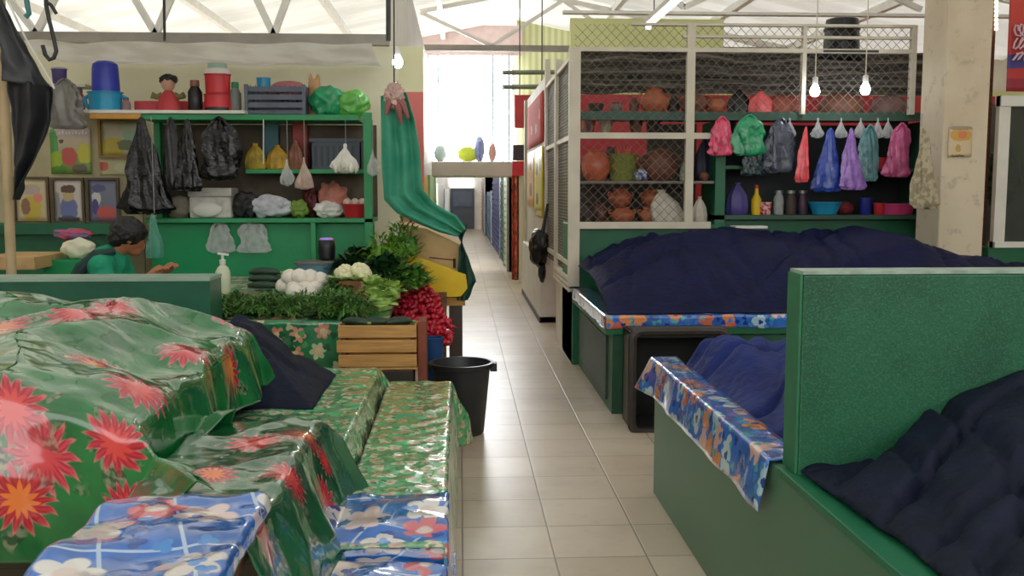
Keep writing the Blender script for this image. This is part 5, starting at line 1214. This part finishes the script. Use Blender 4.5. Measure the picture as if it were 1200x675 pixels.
poster(117, 160, 188, 205, YP, art_mat('pale_sheet_print', [(186, 180, 140)], [(0.1, 0.6, 0.14, 0.3, (206, 100, 90)), (0.6, 0.5, 0.2, 0.3, (196, 196, 160))]), 'pale sheet with a red patch below the gold framed picture', 'wall_poster', None, 'posters on the left wall')
poster(18, 57, 210, 259, YP, art_mat('child_poster_print', [(206, 190, 150)], [(0.5, 0.3, 0.3, 0.3, (206, 180, 80)), (0.3, 0.35, 0.14, 0.2, (150, 110, 90)), (0.7, 0.55, 0.14, 0.12, (226, 140, 120)), (0.5, 0.75, 0.3, 0.12, (190, 170, 160))]), 'yellowish picture at the left of the lower poster row', 'framed_picture', DKF, 'posters on the left wall')
poster(63, 98, 211, 259, YP, art_mat('blue_figure_print', [(206, 196, 186)], [(0.5, 0.3, 0.32, 0.28, (110, 120, 170)), (0.5, 0.62, 0.2, 0.14, (196, 176, 130)), (0.5, 0.78, 0.26, 0.1, (96, 70, 60)), (0.1, 0.3, 0.1, 0.4, (150, 150, 150)), (0.5, 0.05, 0.4, 0.08, (96, 96, 110))]), 'middle picture of the lower row with a blue shape on a pale ground', 'framed_picture', DKF, 'posters on the left wall')
poster(104, 139, 211, 259, YP, art_mat('purple_red_print', [(122, 124, 146)], [(0.25, 0.55, 0.17, 0.16, (214, 210, 206)), (0.2, 0.35, 0.12, 0.2, (80, 76, 140)), (0.6, 0.2, 0.35, 0.16, (206, 96, 90)), (0.35, 0.8, 0.25, 0.1, (90, 90, 140))]), 'right picture of the lower row, grey violet with red at the bottom', 'framed_picture', DKF, 'posters on the left wall')
# goods on top of the shelf
zsh = zt1+0.001
tA = tub(124, 128, 38, 22, 8.2, CYAN, 'sky blue pail under the dark blue pail at the left of the top shelf', zT, 'plastic_pail', 'pail', taper=0.9)
s8 = 8.2/FPX
c = Vector((X(124, 100, 8.2), 8.2, zT+22*s8))
t = thing('plastic_pail', 'dark blue pail turned upside down on the sky blue pail', 'pail', c)
r = 15*s8; MB().lathe([(r, 0.0), (r*1.02, 0.02), (r*0.96, 26*s8), (r*0.9, 31*s8), (r*0.6, 34*s8), (0.01, 35*s8)], c, 28, sy=0.85).build('body', BLUE, t)
for sg in (-1, 1): MB().tube([(tA.location.x+sg*19*s8, 8.2, zT+17*s8), (tA.location.x+sg*23*s8, 8.2, zT+15*s8), (tA.location.x+sg*22*s8, 8.2, zT+8*s8), (tA.location.x+sg*18*s8, 8.2, zT+4*s8)], 0.018, 8).build('handle', CYAN, tA)
tub(70, 99, 17, 17, 8.3, mat('dark_purple_plastic', (74, 62, 120), 0.4), 'dark purple cup with lilac lid at the far left above the posters', name='plastic_cup', cat='cup', lid=mat('lilac_lid', (168, 156, 170), 0.4))
tag(MB().box(X(55, 99, 8.2), X(100, 99, 8.2), 8.2, 8.42, Z(70, 103, 8.3), Z(70, 99.5, 8.3)).build('cup_shelf', CREAM, smooth=False), 'short cream shelf under the purple cup', 'shelf')
def bottle(px, pb, wpx, hpx, Y, m, cap, lab, z, name='bottle'):
    s = Y/FPX; r = wpx*s/2; h = hpx*s; c = Vector((X(px, pb, Y), Y, z))
    t = thing(name, lab, 'bottle' if name == 'bottle' else 'jar', c)
    MB().lathe([(r*0.9, 0), (r, 0.03*h), (r, 0.62*h), (r*0.6, 0.78*h), (r*0.55, 0.82*h)], c, 20).build('body', m, t)
    MB().lathe([(r*0.62, 0.8*h), (r*0.66, 0.83*h), (r*0.62, 0.99*h), (0.01, h)], c, 18).build('cap', cap, t)
bottle(93, 128, 13, 27, 8.25, RED, mat('grey_cap', (96, 100, 120), 0.5), 'red bottle with grey cap left of the blue pails', zT)
bottle(229, 124, 16, 36, 8.2, BLACKP, mat('brown_cap', (140, 90, 76), 0.5), 'black bottle with brown top on the white board', zT)
bottle(276, 123, 13, 34, 8.2, mat('grey_jar', (120, 126, 120), 0.5), mat('green_lid', (40, 140, 90), 0.45), 'grey jar with green lid between the red pails and grey crate', zT, 'jar')
bottle(148, 128, 10, 16, 8.2, mat('grey_rose', (150, 120, 124), 0.5), mat('slate_cap', (96, 100, 120), 0.5), 'small greyish jar right of the blue pails', zT, 'jar')
for k, (h_, lab) in enumerate(((20, 'lower red pail in the stack of two by the grey crate'), (22, 'upper red pail with white band in the stack by the grey crate'))):
    z = zT+k*20.5*s8
    tt = tub(256, 124, 31-2*k, h_, 8.2, RED, lab, z, 'plastic_pail', 'pail', taper=1.06 if k == 0 else 0.95)
    if k:
        MB().lathe([(14.8*s8, h_*s8), (14*s8, (h_+5)*s8), (13*s8, (h_+6)*s8)], (tt.location.x, 8.2, z), 28, sy=0.8).build('white_band', WHITE, tt)
        MB().lathe([(11*s8, (h_+6)*s8), (10.5*s8, (h_+12)*s8), (0.01, (h_+12.5)*s8)], (tt.location.x, 8.2, z), 28, sy=0.8).build('pale_lid', mat('pale_mint', (170, 196, 180), 0.4), tt)
    else: MB().lathe([(15.5*s8, 0.0), (16.3*s8, 0.004), (16.0*s8, 5*s8), (15*s8, 5.2*s8)], (tt.location.x, 8.2, z), 28, sy=0.82).build('black_rim', BLACKP, tt)
# small dark-haired doll in red on the board
c = Vector((X(198, 127, 8.2), 8.2, zT)); t = thing('doll', 'small dark haired doll in a red dress sitting on the white board', 'doll', c)
MB().lathe([(0.10, 0), (0.105, 0.03), (0.07, 0.12), (0.045, 0.155), (0.03, 0.17)], c, 24, sy=0.8, fold=0.05).build('dress', mat('doll_red', (190, 60, 66), 0.6), t)
dh_ = MB().blob(c+Vector((0, 0, 0.225)), 0.06, 0.05, 2, 3, (0.92, 0.9, 1.05)).build('head', mat('doll_skin', (206, 160, 136), 0.5), t)
MB().blob(c+Vector((0.0, 0.012, 0.258)), 0.066, 0.3, 4, 3, (1.05, 0.95, 0.72)).build('hair', mat('doll_hair', (40, 38, 32), 0.6), dh_)
for sg in (-1, 1): MB().tube([c+Vector((sg*0.05, 0, 0.14)), c+Vector((sg*0.09, -0.01, 0.12)), c+Vector((sg*0.13, -0.02, 0.135))], [0.022, 0.022, 0.028], 8).build('arm', mat('doll_sleeve', (120, 110, 70), 0.6), t)
tag(MB().box(X(158, 118, 8.35), X(238, 118, 8.35), 8.32, 8.4, zT, zT+0.1).build('red_box', REDP, smooth=False, bevel=0.01), 'long low red box lying behind the doll on the white board', 'box')
# grey crate with blue tub
x0, x1, z0, z1 = X(289, 131, 8.15), X(358, 131, 8.15), zsh, zsh+34*s8
GC = mat('grey_crate_plastic', (92, 98, 116), 0.5, 0.1, 6)
t = thing('plastic_crate', 'dark grey slotted plastic crate on the top green shelf', 'crate', ((x0+x1)/2, 8.3, z0))
for yy in (8.12, 8.44):
    mb = MB()
    for k in range(4): mb.box(x0, x1, yy, yy+0.012, z0+(z1-z0)*(k*0.26), z0+(z1-z0)*(k*0.26+0.17))
    mb.build('slotted_side', GC, t, smooth=False)
for xx in (x0, x1-0.012): MB().box(xx, xx+0.012, 8.12, 8.45, z0, z1).build('end', GC, t, smooth=False)
for xx in (x0-0.008, x1-0.02): MB().box(xx, xx+0.028, 8.11, 8.14, z0, z1+0.004).build('corner', GC, t, smooth=False)
MB().box(x0, x1, 8.12, 8.45, z0, z0+0.012).build('bottom', GC, t, smooth=False)
mb = MB()
for k in range(12): mb.box(x0+(x1-x0)*k/12-0.003, x0+(x1-x0)*k/12+0.003, 8.128, 8.134, z0, z1)
mb.build('ribs', mat('crate_rib', (70, 76, 92), 0.5), t, smooth=False)
tag(MB().blob(((x0+x1)/2+0.08, 8.3, z1-0.03), 0.16, 0.2, 3, 3, (1, 0.7, 0.5)).build('cloth_bundle', mat('rose_cloth', (176, 110, 116), 0.6)), 'rose coloured cloth bundle heaped in the grey crate', 'bundle')
tub(309, 98, 16, 16, 8.3, CYAN, 'small blue tub sitting on the goods in the grey crate', z1-0.04, taper=0.95)
# cat shaped ochre ornament, green bags
c = Vector((X(369, 131, 8.35), 8.35, zsh)); t = thing('cat_ornament', 'upright tan cat shaped ornament with pointed ears behind the green bags', 'bag', c)
MB().lathe([(0.06, 0), (0.062, 0.02), (0.05, 0.28), (0.046, 0.32)], c, 12, sy=0.6).build('body', mat('tan_ochre', (206, 160, 116), 0.7), t)
for sg in (-1, 1): MB().lathe([(0.02, 0), (0.012, 0.03), (0.002, 0.05)], c+Vector((sg*0.03, 0, 0.315)), 8).build('pointed_ear', mat('tan_ochre', (206, 160, 116)), t)
GB1 = mat('sea_green_bag', (40, 156, 104), 0.35, 0.2, 10, 0.5, 26, coat=0.3); GB2 = mat('leaf_green_bag', (106, 190, 84), 0.35, 0.2, 10, 0.5, 26, coat=0.3)
for px, w_, h_, m_, lab in ((383, 40, 36, GB1, 'sea green stuffed plastic bag on the top shelf right of the grey crate'), (413, 36, 30, GB2, 'leaf green stuffed plastic bag at the right end of the top shelf')):
    tag(MB().blob((X(px, 131, 8.2), 8.22, zsh+h_*s8*0.46), h_*s8*0.5, 0.35, 2.2, 4, (w_/h_, 0.7, 1.0), px).build('stuffed_bag', m_, angle=180), lab, 'bag')
# black bags hanging on the shelf edge
gb2 = 'black bags on the left shelf'
YH = 7.9
hang_bag(170, 137, 250, 56, YH, BLACKBAG, 'longest black bag, a wide cone hanging at the left end of the green shelf', gb2, 'tri', seed=31)
hang_bag(203, 140, 222, 20, YH+0.06, mat('sheer_black_film', (44, 44, 46), 0.2, 0.2, 14, 0.5, 30, alpha=0.75), 'thin sheer black bag right beside the longest black bag', gb2, 'sheet', seed=32)
hang_bag(222, 139, 224, 32, YH+0.02, BLACKBAG, 'narrow pointed black bag between the longest one and the squarish one', gb2, 'tri', seed=33)
hang_bag(259, 139, 211, 45, YH, BLACKBAG, 'squarish glossy black bag with two handles rightmost on the green shelf', gb2, 'tshirt', seed=34)
# garlic braid, clear bags
t = hang_bag(405, 168, 203, 30, YH, mat('garlic_bunch_white', (226, 224, 216), 0.35, 0.1, 20, 0.5, 30, coat=0.3), 'white garlic bunch hanging on a cord at the right of the left shelf', None, 'tuft', seed=41, cordz=zt1-0.05, name='garlic_bunch')
for i in range(7):
    a = i/7*2*PI; MB().lathe([(0.004, -0.05), (0.02, -0.035), (0.024, -0.005), (0.012, 0.02), (0.003, 0.035)], t.location+Vector((math.cos(a)*0.08, math.sin(a)*0.05, 0.05+0.03*(i % 2))), 10).build('bulb_tip', mat('bulb_white', (230, 226, 214), 0.4), t)
hang_bag(437, 174, 206, 15, YH-0.02, CLEAR, 'clear film bag hanging at the right post of the left shelf', None, 'tuft', seed=42, cordz=zt1-0.05, name='clear_bag')
hang_bag(337, 186, 218, 17, YH, CLEAR, 'clear bag with pale goods hanging on a cord in front of the middle shelf', None, 'tuft', seed=43, cordz=zt1-0.05, name='clear_bag')
hang_bag(357, 184, 222, 22, YH-0.03, mat('pinkish_clear', (226, 196, 184), 0.2, 0.1, 20, 0.5, 28, alpha=0.5), 'pinkish clear bag hanging on a cord beside the other clear bag', None, 'tuft', seed=44, cordz=zt1-0.05, name='clear_bag')
for px, lab in ((306, 'thin white cord hanging empty from the top green shelf'),):
    tag(MB().tube([(X(px, 136, YH), 7.99, zt1-0.04), (X(px, 190, YH), 7.99, Z(px, 192, YH))], 0.005, 6).build('cord', WHITE), lab, 'cord')
hang_bag(258, 260, 296, 30, 8.06, CLEAR, 'left clear plastic bag hanging under the lower green shelf', 'clear bags under the shelf', 'sheet', seed=45, name='clear_bag', depth=0.15)
hang_bag(298, 260, 296, 38, 8.06, CLEAR, 'right clear plastic bag hanging under the lower green shelf', 'clear bags under the shelf', 'sheet', seed=46, name='clear_bag', depth=0.12)
hang_bag(181, 250, 302, 22, 7.6, film('teal_clear_film', (110, 190, 176), 0.35), 'clear greenish bag hanging right of the seated person', None, 'tri', seed=47, name='clear_bag', depth=0.3, cordz=zt1-0.05)
# goods on the middle shelf
YM = 8.3
for px, w_, h_, c_, lab, sd in ((300, 22, 30, (196, 164, 60), 'yellow ochre bag of goods at the left of the middle shelf', 3), (326, 24, 28, (206, 160, 56), 'orange yellow bag of goods on the middle shelf', 4), (347, 18, 34, (150, 96, 70), 'reddish brown bag of goods on the middle shelf left of the dark crate', 5)):
    sack(px-w_/2, px+w_/2, 197-h_, 197, YM, mat('bag_%s' % lab.split()[0], c_, 0.4, 0.3, 16), lab, zb=zm, seed=sd, grp='bags on the middle shelf')
for px, py0, py1, c_, lab in ((318, 142, 166, (60, 110, 120), 'dim teal packet standing behind the yellow bags'), (352, 142, 168, (170, 60, 54), 'dim red packet standing behind the brown bag')):
    tag(MB().box(X(px-9, py1, 8.42), X(px+9, py1, 8.42), 8.40, 8.46, zm, Z(px, py0, 8.42)).build('packet', mat('packet_%d' % px, c_, 0.5), smooth=False, bevel=0.01), lab, 'packet', 'packets on the middle shelf')
x0, x1 = X(365, 197, 8.2), X(424, 197, 8.2); z1 = Z(390, 164, 8.2)
t = thing('plastic_crate', 'dark slate crate on the middle shelf behind the white garlic bunch', 'crate', ((x0+x1)/2, 8.3, zm))
SC = mat('slate_crate', (70, 80, 92), 0.5, 0.1, 6)
for yy in (8.16, 8.42): MB().box(x0, x1, yy, yy+0.012, zm, z1).build('side', SC, t, smooth=False)
for xx in (x0, x1-0.012): MB().box(xx, xx+0.012, 8.16, 8.43, zm, z1).build('end', SC, t, smooth=False)
MB().box(x0-0.01, x1+0.01, 8.15, 8.18, z1-0.02, z1+0.01).build('rim', SC, t, smooth=False)
mb = MB()
for k in range(7): mb.box(x0+0.03+(x1-x0-0.06)*k/7, x0+0.05+(x1-x0-0.06)*k/7, 8.152, 8.16, zm+0.03, z1-0.05)
mb.build('ribs', mat('slate_rib', (52, 60, 70), 0.5), t, smooth=False)
# goods on the lower shelf
zl1 = zl+0.001
for px, w_, h_, c_, lab, sd, tp_ in ((210, 30, 24, (150, 142, 126), 'dull beige wrapped bundle at the left of the lower green shelf', 1, 'blob'), (250, 48, 34, (206, 202, 196), 'white styrofoam box on the lower green shelf', 2, 'box'), (287, 28, 30, (46, 44, 44), 'black bundle right of the white styrofoam box', 3, 'blob'), (318, 46, 26, (206, 206, 216), 'slumped pale lilac bag in the middle of the lower shelf', 4, 'blob'), (350, 22, 20, (120, 150, 60), 'green vegetable bag right of the lilac bag', 5, 'blob'), (365, 20, 34, (96, 40, 44), 'dark red bundle behind the green vegetable bag', 6, 'blob'), (385, 32, 18, (230, 226, 222), 'white net bag left of the red bowl', 7, 'blob'), (390, 36, 40, (206, 130, 116), 'pink goods bag above the white net bag', 8, 'blob')):
    s = 8.25/FPX; yy = 8.2 if sd not in (6, 8) else 8.36
    m_ = mat('lower_goods_%d' % sd, c_, 0.5, 0.15, 14, 0.3, 30)
    if tp_ == 'box':
        t = thing('foam_box', lab, 'box', (X(px, 250, yy), yy, zl1))
        a_, b_ = X(px-w_/2, 250, yy), X(px+w_/2, 250, yy)
        MB().box(a_, b_, yy-0.1, yy+0.15, zl1, zl1+h_*s*0.7).build('body', m_, t, smooth=False, bevel=0.012)
        MB().box(a_-0.01, b_+0.01, yy-0.11, yy+0.16, zl1+h_*s*0.7, zl1+h_*s).build('lid', m_, t, smooth=False, bevel=0.012)
        MB().blob((X(px-8, 245, yy-0.14), yy-0.13, zl1+0.07), 0.1, 0.1, 2, 3, (1.2, 0.25, 0.62)).build('white_plate', WHITE, t)
    else: tag(MB().blob((X(px, 250, yy), yy, zl1+h_*s*0.5), h_*s*0.5, 0.35, 2.5, 4, (w_/h_, 0.65, 1.0), sd).build('bundle', m_, angle=180), lab, 'bundle')
tb = tub(416, 254, 30, 16, 8.15, mat('deep_red_plastic', (186, 36, 46), 0.35), 'red plastic bowl at the right end of the lower green shelf', zl1, 'plastic_bowl', 'bowl', taper=0.75)
for k, (dx, lab) in enumerate(((-0.06, 'left'), (0.0, 'middle'), (0.06, 'right'))):
    tag(MB().blob((tb.location.x+dx, 8.13+0.02*k, zl1+0.125), 0.035, 0.1, 2, 3).build('garlic_head', mat('garlic_pink', (222, 196, 184), 0.5)), lab+' pale garlic head showing over the red bowl rim', 'vegetable', 'garlic in the red bowl')
# goods left of the person: green box, white bag
t = thing('green_box', 'green box under the pale bag left of the seated person', 'box', (X(80, 322, 7.2), 7.3, 0))
MB().box(X(50, 322, 7.2), X(102, 322, 7.2), 7.2, 7.5, 0, Z(80, 305, 7.2)).build('body', GREEN_B, t, smooth=False, bevel=0.01)
MB().box(X(49, 322, 7.2), X(103, 322, 7.2), 7.19, 7.51, Z(80, 308, 7.2), Z(80, 304.5, 7.2)).build('rim', GREEN_B, t, smooth=False)
zg = Z(80, 304.5, 7.2)
tag(MB().blob((X(92, 292, 7.3), 7.3, zg+0.075), 0.09, 0.2, 2, 4, (1.25, 0.8, 0.85), 4).build('pale_bag', mat('cream_bag', (230, 226, 200), 0.5, 0.08, 10), angle=180), 'pale cream bag resting on the green box', 'bag')
tag(MB().blob((X(88, 283, 7.55), 7.52, zg+0.17), 0.07, 0.3, 3, 4, (2.0, 0.7, 0.6), 6).build('patterned_cloth', mat('pink_violet_cloth', (196, 70, 96), 0.6, 0.3, 20, rgb2=(120, 110, 150)), angle=180), 'pink and violet cloth bundle behind the pale cream bag', 'bundle')
tag(MB().box(X(84, 300, 7.6), X(97, 300, 7.6), 7.46, 7.6, 0.0, zg+0.13).build('low_stool', WOOD_D, smooth=False), 'dark wooden stand behind the green box', 'stand')
tag(MB().box(X(-20, 312, 7.0), X(48, 312, 7.0), 6.9, 7.5, Z(20, 315, 7.0), Z(20, 300, 7.0)).build('wooden_shelf', mat('tan_board', (196, 160, 110), 0.6, 0.15, 6), smooth=False, bevel=0.006), 'tan wooden tray board at the left edge behind the pole', 'board')
# pole with black tarp and bagged goods
yP = 5.75
t = thing('tent_pole', 'beige wooden pole at the left edge behind the stall partition', 'pole', (X(9, 300, yP), yP, 0))
MB().tube([(X(10, 310, yP), yP, 0), (X(7, 150, yP), yP, 2.0), (X(4, 60, yP), yP, 3.3)], 0.028, 14).build('shaft', mat('pole_wood', (190, 166, 128), 0.6, 0.12, 5), t)
curtain(two_edges([(-25, -30), (-12, 20), (2, 60), (4, 95)], [(-12, -30), (8, 14), (34, 62), (62, 103)], 5.62, 0.03, 2, 2), 30, 40, 'black_tarp', mat('grey_black_tarp', (58, 60, 64), 0.45, 0.15, 8, 0.3, 20), 'grey black tarp corner pulled down from the upper left to a point by the pole', 'tarp')
curtain(two_edges([(10, 90), (12, 130), (14, 180), (17, 215), (18, 234)], [(60, 102), (60, 140), (44, 185), (28, 215), (20, 234)], 5.68, 0.04, 3, 6), 30, 50, 'black_cloth', mat('black_cloth', (32, 34, 38), 0.6, 0.15, 8, 0.3, 20), 'black cloth hanging in a fold beside the wooden pole below the tarp corner', 'tarp')
c = at(64, 104, 5.6)
tag(MB().tube([c, at(30, 45, 5.6), at(4, -10, 5.6)], 0.006, 8).build('rope', WHITE), 'white rope edge running along the black tarp to the upper left', 'rope')
hang_bag(79, 94, 151, 42, 7.9, film('grey_clear_film', (120, 118, 114), 0.8), 'grey translucent bag of dark goods hanging above the fruit calendar', None, 'sheet', seed=51, name='hanging_bag')
def hook(pts, r, m, lab, name='hook'):
    return tag(MB().tube([at(px, py, 5.2) for px, py in pts], r, 8).build(name, m), lab, 'hook' if name == 'hook' else 'cord')
hook([(54, -14), (54, 6), (58, 25), (63, 45), (66, 60), (63, 68), (58, 70), (53, 64), (50, 53)], 0.011, mat('black_iron', (40, 40, 40), 0.5), 'black iron hook hanging at the upper left')
hook([(54, 2), (60, 6), (66, 16)], 0.009, mat('black_iron', (40, 40, 40)), 'short black wire end beside the iron hook', 'wire')
hook([(30, -8), (32, 6), (34, 16), (30, 20)], 0.014, mat('teal_tie', (70, 130, 134), 0.6), 'teal cloth tie left of the iron hook', 'cord')
tag(MB().tube([at(193, 48, 7.9), at(192, -20, 7.9)], 0.011, 6).build('cable', mat('black_iron', (40, 40, 40))), 'black cable hanging vertically above the doll', 'cable')
tag(MB().tube([at(455, 48, 8.3), at(455, -20, 8.3)], 0.02, 8).build('cable', DARKM), 'dark vertical conduit at the right end of the white canvas', 'cable')
# white canvas under the truss
def canvas(u, v):
    px = 36+402*u; y = 7.7+1.15*v
    x = X(px, 50, 7.9)
    z = Z(250, 50, 7.7)+(Z(250, 76, 8.85)-Z(250, 50, 7.7))*v-0.05*math.sin(PI*v)+0.014*nz(u*9, v*3)+0.007*math.sin(u*26+v*3)
    return (x, y, z), (u, v)
cm = bpy.data.materials.new('canvas_sheet'); cm.use_nodes = True; tt_ = cm.node_tree; tt_.nodes.clear(); g = G(tt_)
oo = g.n('ShaderNodeOutputMaterial'); tcx = g.n('ShaderNodeTexCoord').outputs['Object']
cc = g.mix(g.ss(g.noise(tcx, 3, 4), 0.35, 0.65), lin((206, 200, 190)), lin((226, 222, 214)))
d1 = g.n('ShaderNodeBsdfDiffuse'); d2 = g.n('ShaderNodeBsdfTranslucent'); g.put(d1.inputs[0], cc); g.put(d2.inputs[0], cc); mm = g.n('ShaderNodeMixShader'); mm.inputs[0].default_value = 0.66
tt_.links.new(d1.outputs[0], mm.inputs[1]); tt_.links.new(d2.outputs[0], mm.inputs[2]); tt_.links.new(mm.outputs[0], oo.inputs[0])
tag(MB().grid(canvas, 120, 24).build('canvas_canopy', cm, angle=180), 'white canvas canopy stretched under the truss above the left shelf', 'canopy')
# ------------------------------------------------------------------ seated person in green
yp = 7.05; hx = at(148, 276, yp)
pz0 = Vector((hx.x, yp, 0))
t = thing('person', 'person in a green shirt and dark apron seated behind the partition, bent over vegetables', 'person', (hx.x-0.12, yp, 0))
def limb(mb, pts, rs, seg=14):
    mb.tube(pts, rs, seg)
    for p, r in zip(pts, rs): mb.blob(p, r, 0, 1, 2)
hz = hx.z
P = lambda dx, dy, z: Vector((hx.x+dx, yp+dy, z))
body = MB()
limb(body, [P(-0.22, 0, 0.56), P(-0.22, 0, 0.72), P(-0.19, 0, 0.92), P(-0.13, 0, 1.05)], [0.16, 0.145, 0.16, 0.13])
limb(body, [P(-0.13, 0, 1.05), P(-0.06, 0, hz-0.11), P(-0.005, 0, hz-0.05)], [0.075, 0.055, 0.055])
HM = Matrix.Translation(P(-0.02, 0, hz-0.06)) @ Matrix.Rotation(R(32), 4, 'Z') @ Matrix.Rotation(R(24), 4, 'Y') @ Matrix.Translation(-P(-0.02, 0, hz-0.06))
R3 = HM.to_3x3(); H = lambda dx, dy, z: HM @ P(dx, dy, z)
body.blob(H(0, 0, hz), 0.098, 0, 1, 4, (1.08, 0.86, 1.12), M=R3)
body.blob(H(0.055, 0, hz-0.07), 0.06, 0, 1, 3, (1.0, 0.85, 0.8), M=R3)      # jaw
body.blob(H(0.108, 0, hz-0.03), 0.018, 0, 1, 2, (1.1, 0.8, 1.3), M=R3)       # nose
for sy in (-1, 1):
    body.blob(H(-0.012, sy*0.086, hz-0.02), 0.026, 0, 1, 2, (0.8, 0.4, 1.25), M=R3)   # ears
    body.blob(H(0.098, sy*0.022, hz-0.085), 0.010, 0, 1, 2, (0.8, 1.8, 0.6), M=R3)    # lips
    sh, el, wr = P(-0.12, sy*0.19, 1.05), P(-0.05, sy*0.25, 0.80), P(0.20, sy*0.16, 0.98)
    limb(body, [sh, (sh+el)/2, el], [0.062, 0.055, 0.043]); limb(body, [el, (el+wr)/2, wr], [0.043, 0.038, 0.028])
    d = (wr-el).normalized(); side = Vector((0, -sy, 0))
    palm = wr+d*0.05
    limb(body, [wr, palm, wr+d*0.085], [0.026, 0.034, 0.03])
    for f in range(4):
        o_ = side*(0.024*(f-1.5)); L = (0.062, 0.072, 0.068, 0.052)[f]
        a = wr+d*0.09+o_; b_ = a+d*L*0.55+Vector((0, 0, -0.012)); c_ = b_+d*L*0.35+Vector((0, 0, -0.028))
        limb(body, [a-d*0.015, b_, c_], [0.011, 0.010, 0.008], 8)
    a = wr+d*0.03+side*0.03; limb(body, [a, a+d*0.035+side*0.025, a+d*0.06+side*0.022+Vector((0, 0, -0.01))], [0.013, 0.011, 0.009], 8)
    hp, kn, ft = P(-0.2, sy*0.1, 0.54), P(0.22, sy*0.14, 0.52), P(0.18, sy*0.14, 0.07)
    limb(body, [hp, (hp+kn)/2, kn], [0.10, 0.085, 0.062]); limb(body, [kn, (kn+ft)/2, ft], [0.06, 0.052, 0.038])
    limb(body, [ft, ft+Vector((0.1, 0, -0.03)), ft+Vector((0.17, 0, -0.045))], [0.04, 0.034, 0.024])
ob = body.build('body', mat('skin', (176, 116, 84), 0.5, 0.08, 8, sss=0.1), t, angle=180)
md = ob.modifiers.new('merge', 'REMESH'); md.mode = 'VOXEL'; md.voxel_size = 0.006; md.use_smooth_shade = True
md = ob.modifiers.new('soft', 'SMOOTH'); md.factor = 0.5; md.iterations = 3
for sy in (-1, 1):
    e = H(0.088, sy*0.036, hz+0.0)
    ey_ = MB().blob(e, 0.012, 0, 1, 2, (0.6, 1, 0.7)).build('eye', mat('eye_white', (226, 222, 214), 0.2), t)
    MB().blob(e+R3 @ Vector((0.006, 0, 0)), 0.006, 0, 1, 2).build('iris', mat('eye_dark', (30, 22, 18), 0.2), ey_)
hair = MB(); hair.blob(H(-0.024, 0, hz+0.03), 0.112, 0.12, 5, 4, (1.1, 0.97, 1.02), 2, M=R3); hair.blob(H(-0.075, 0, hz-0.035), 0.075, 0.2, 5, 3, (0.9, 1.0, 1.0), 3, M=R3)
hair.blob(H(0.055, 0, hz+0.068), 0.052, 0.2, 5, 3, (1.0, 1.3, 0.6), 5, M=R3)
oh = hair.build('hair', mat('black_hair', (26, 24, 26), 0.45, 0.3, 60, 0.4, 120), t, angle=180)
md = oh.modifiers.new('merge', 'REMESH'); md.mode = 'VOXEL'; md.voxel_size = 0.007; md.use_smooth_shade = True
sh_ = MB()
limb(sh_, [P(-0.22, 0, 0.54), P(-0.22, 0, 0.72), P(-0.19, 0, 0.92), P(-0.135, 0, 1.05), P(-0.10, 0, 1.105)], [0.175, 0.165, 0.182, 0.145, 0.085])
for sy in (-1, 1):
    sh, el = P(-0.12, sy*0.19, 1.05), P(-0.05, sy*0.25, 0.80)
    limb(sh_, [P(-0.14, sy*0.08, 1.055), sh, sh*0.45+el*0.55, sh*0.2+el*0.8], [0.105, 0.088, 0.075, 0.07])
os_ = sh_.build('shirt', mat('green_shirt', (18, 150, 112), 0.75, 0.12, 8, 0.3, 20), t, angle=180)
md = os_.modifiers.new('merge', 'REMESH'); md.mode = 'VOXEL'; md.voxel_size = 0.008; md.use_smooth_shade = True
md = os_.modifiers.new('soft', 'SMOOTH'); md.factor = 0.5; md.iterations = 3
AP = mat('dark_apron', (36, 62, 62), 0.75, 0.15, 8)
MB().tube([P(-0.05, -0.10, 1.15), P(-0.15, -0.175, 1.135), P(-0.25, -0.20, 1.04), P(-0.33, -0.165, 0.92), P(-0.38, -0.05, 0.76)], [0.024, 0.036, 0.042, 0.042, 0.04], 8).build('apron_strap', AP, t)
MB().tube([P(-0.38, 0.02, 0.74), P(-0.32, -0.13, 0.73), P(-0.2, -0.18, 0.72), P(-0.08, -0.14, 0.72)], 0.03, 8).build('apron_tie', AP, t)
sk = MB(); limb(sk, [P(-0.24, 0, 0.52), P(-0.05, 0, 0.52), P(0.2, 0, 0.5)], [0.19, 0.19, 0.2]); sk.build('apron_skirt', AP, t)
tst = thing('stool', 'plain wooden stool under the seated person', 'stool', (hx.x-0.24, yp, 0))
MB().box(hx.x-0.42, hx.x-0.06, yp-0.17, yp+0.17, 0.3, 0.335).build('seat', WOOD_D, tst, smooth=False)
for a in (-0.4, -0.1):
    for b_ in (-0.14, 0.14): MB().box(hx.x+a-0.02, hx.x+a+0.02, yp+b_-0.02, yp+b_+0.02, 0, 0.3).build('leg', WOOD_D, tst, smooth=False)
# ------------------------------------------------------------------ light
w = bpy.data.worlds.new('overcast_sky'); bpy.context.scene.world = w; w.use_nodes = True
bg = w.node_tree.nodes['Background']; bg.inputs[0].default_value = (1.0, 0.985, 0.955, 1); bg.inputs[1].default_value = 2.6
sc = bpy.context.scene
sc.view_settings.view_transform = 'Standard'; sc.view_settings.look = 'None'; sc.view_settings.gamma = 1; sc.view_settings.use_curve_mapping = False
sc.view_settings.exposure = 0.12
sc.cycles.max_bounces = 10; sc.cycles.diffuse_bounces = 4; sc.cycles.transparent_max_bounces = 12
sc.cycles.sample_clamp_indirect = 6
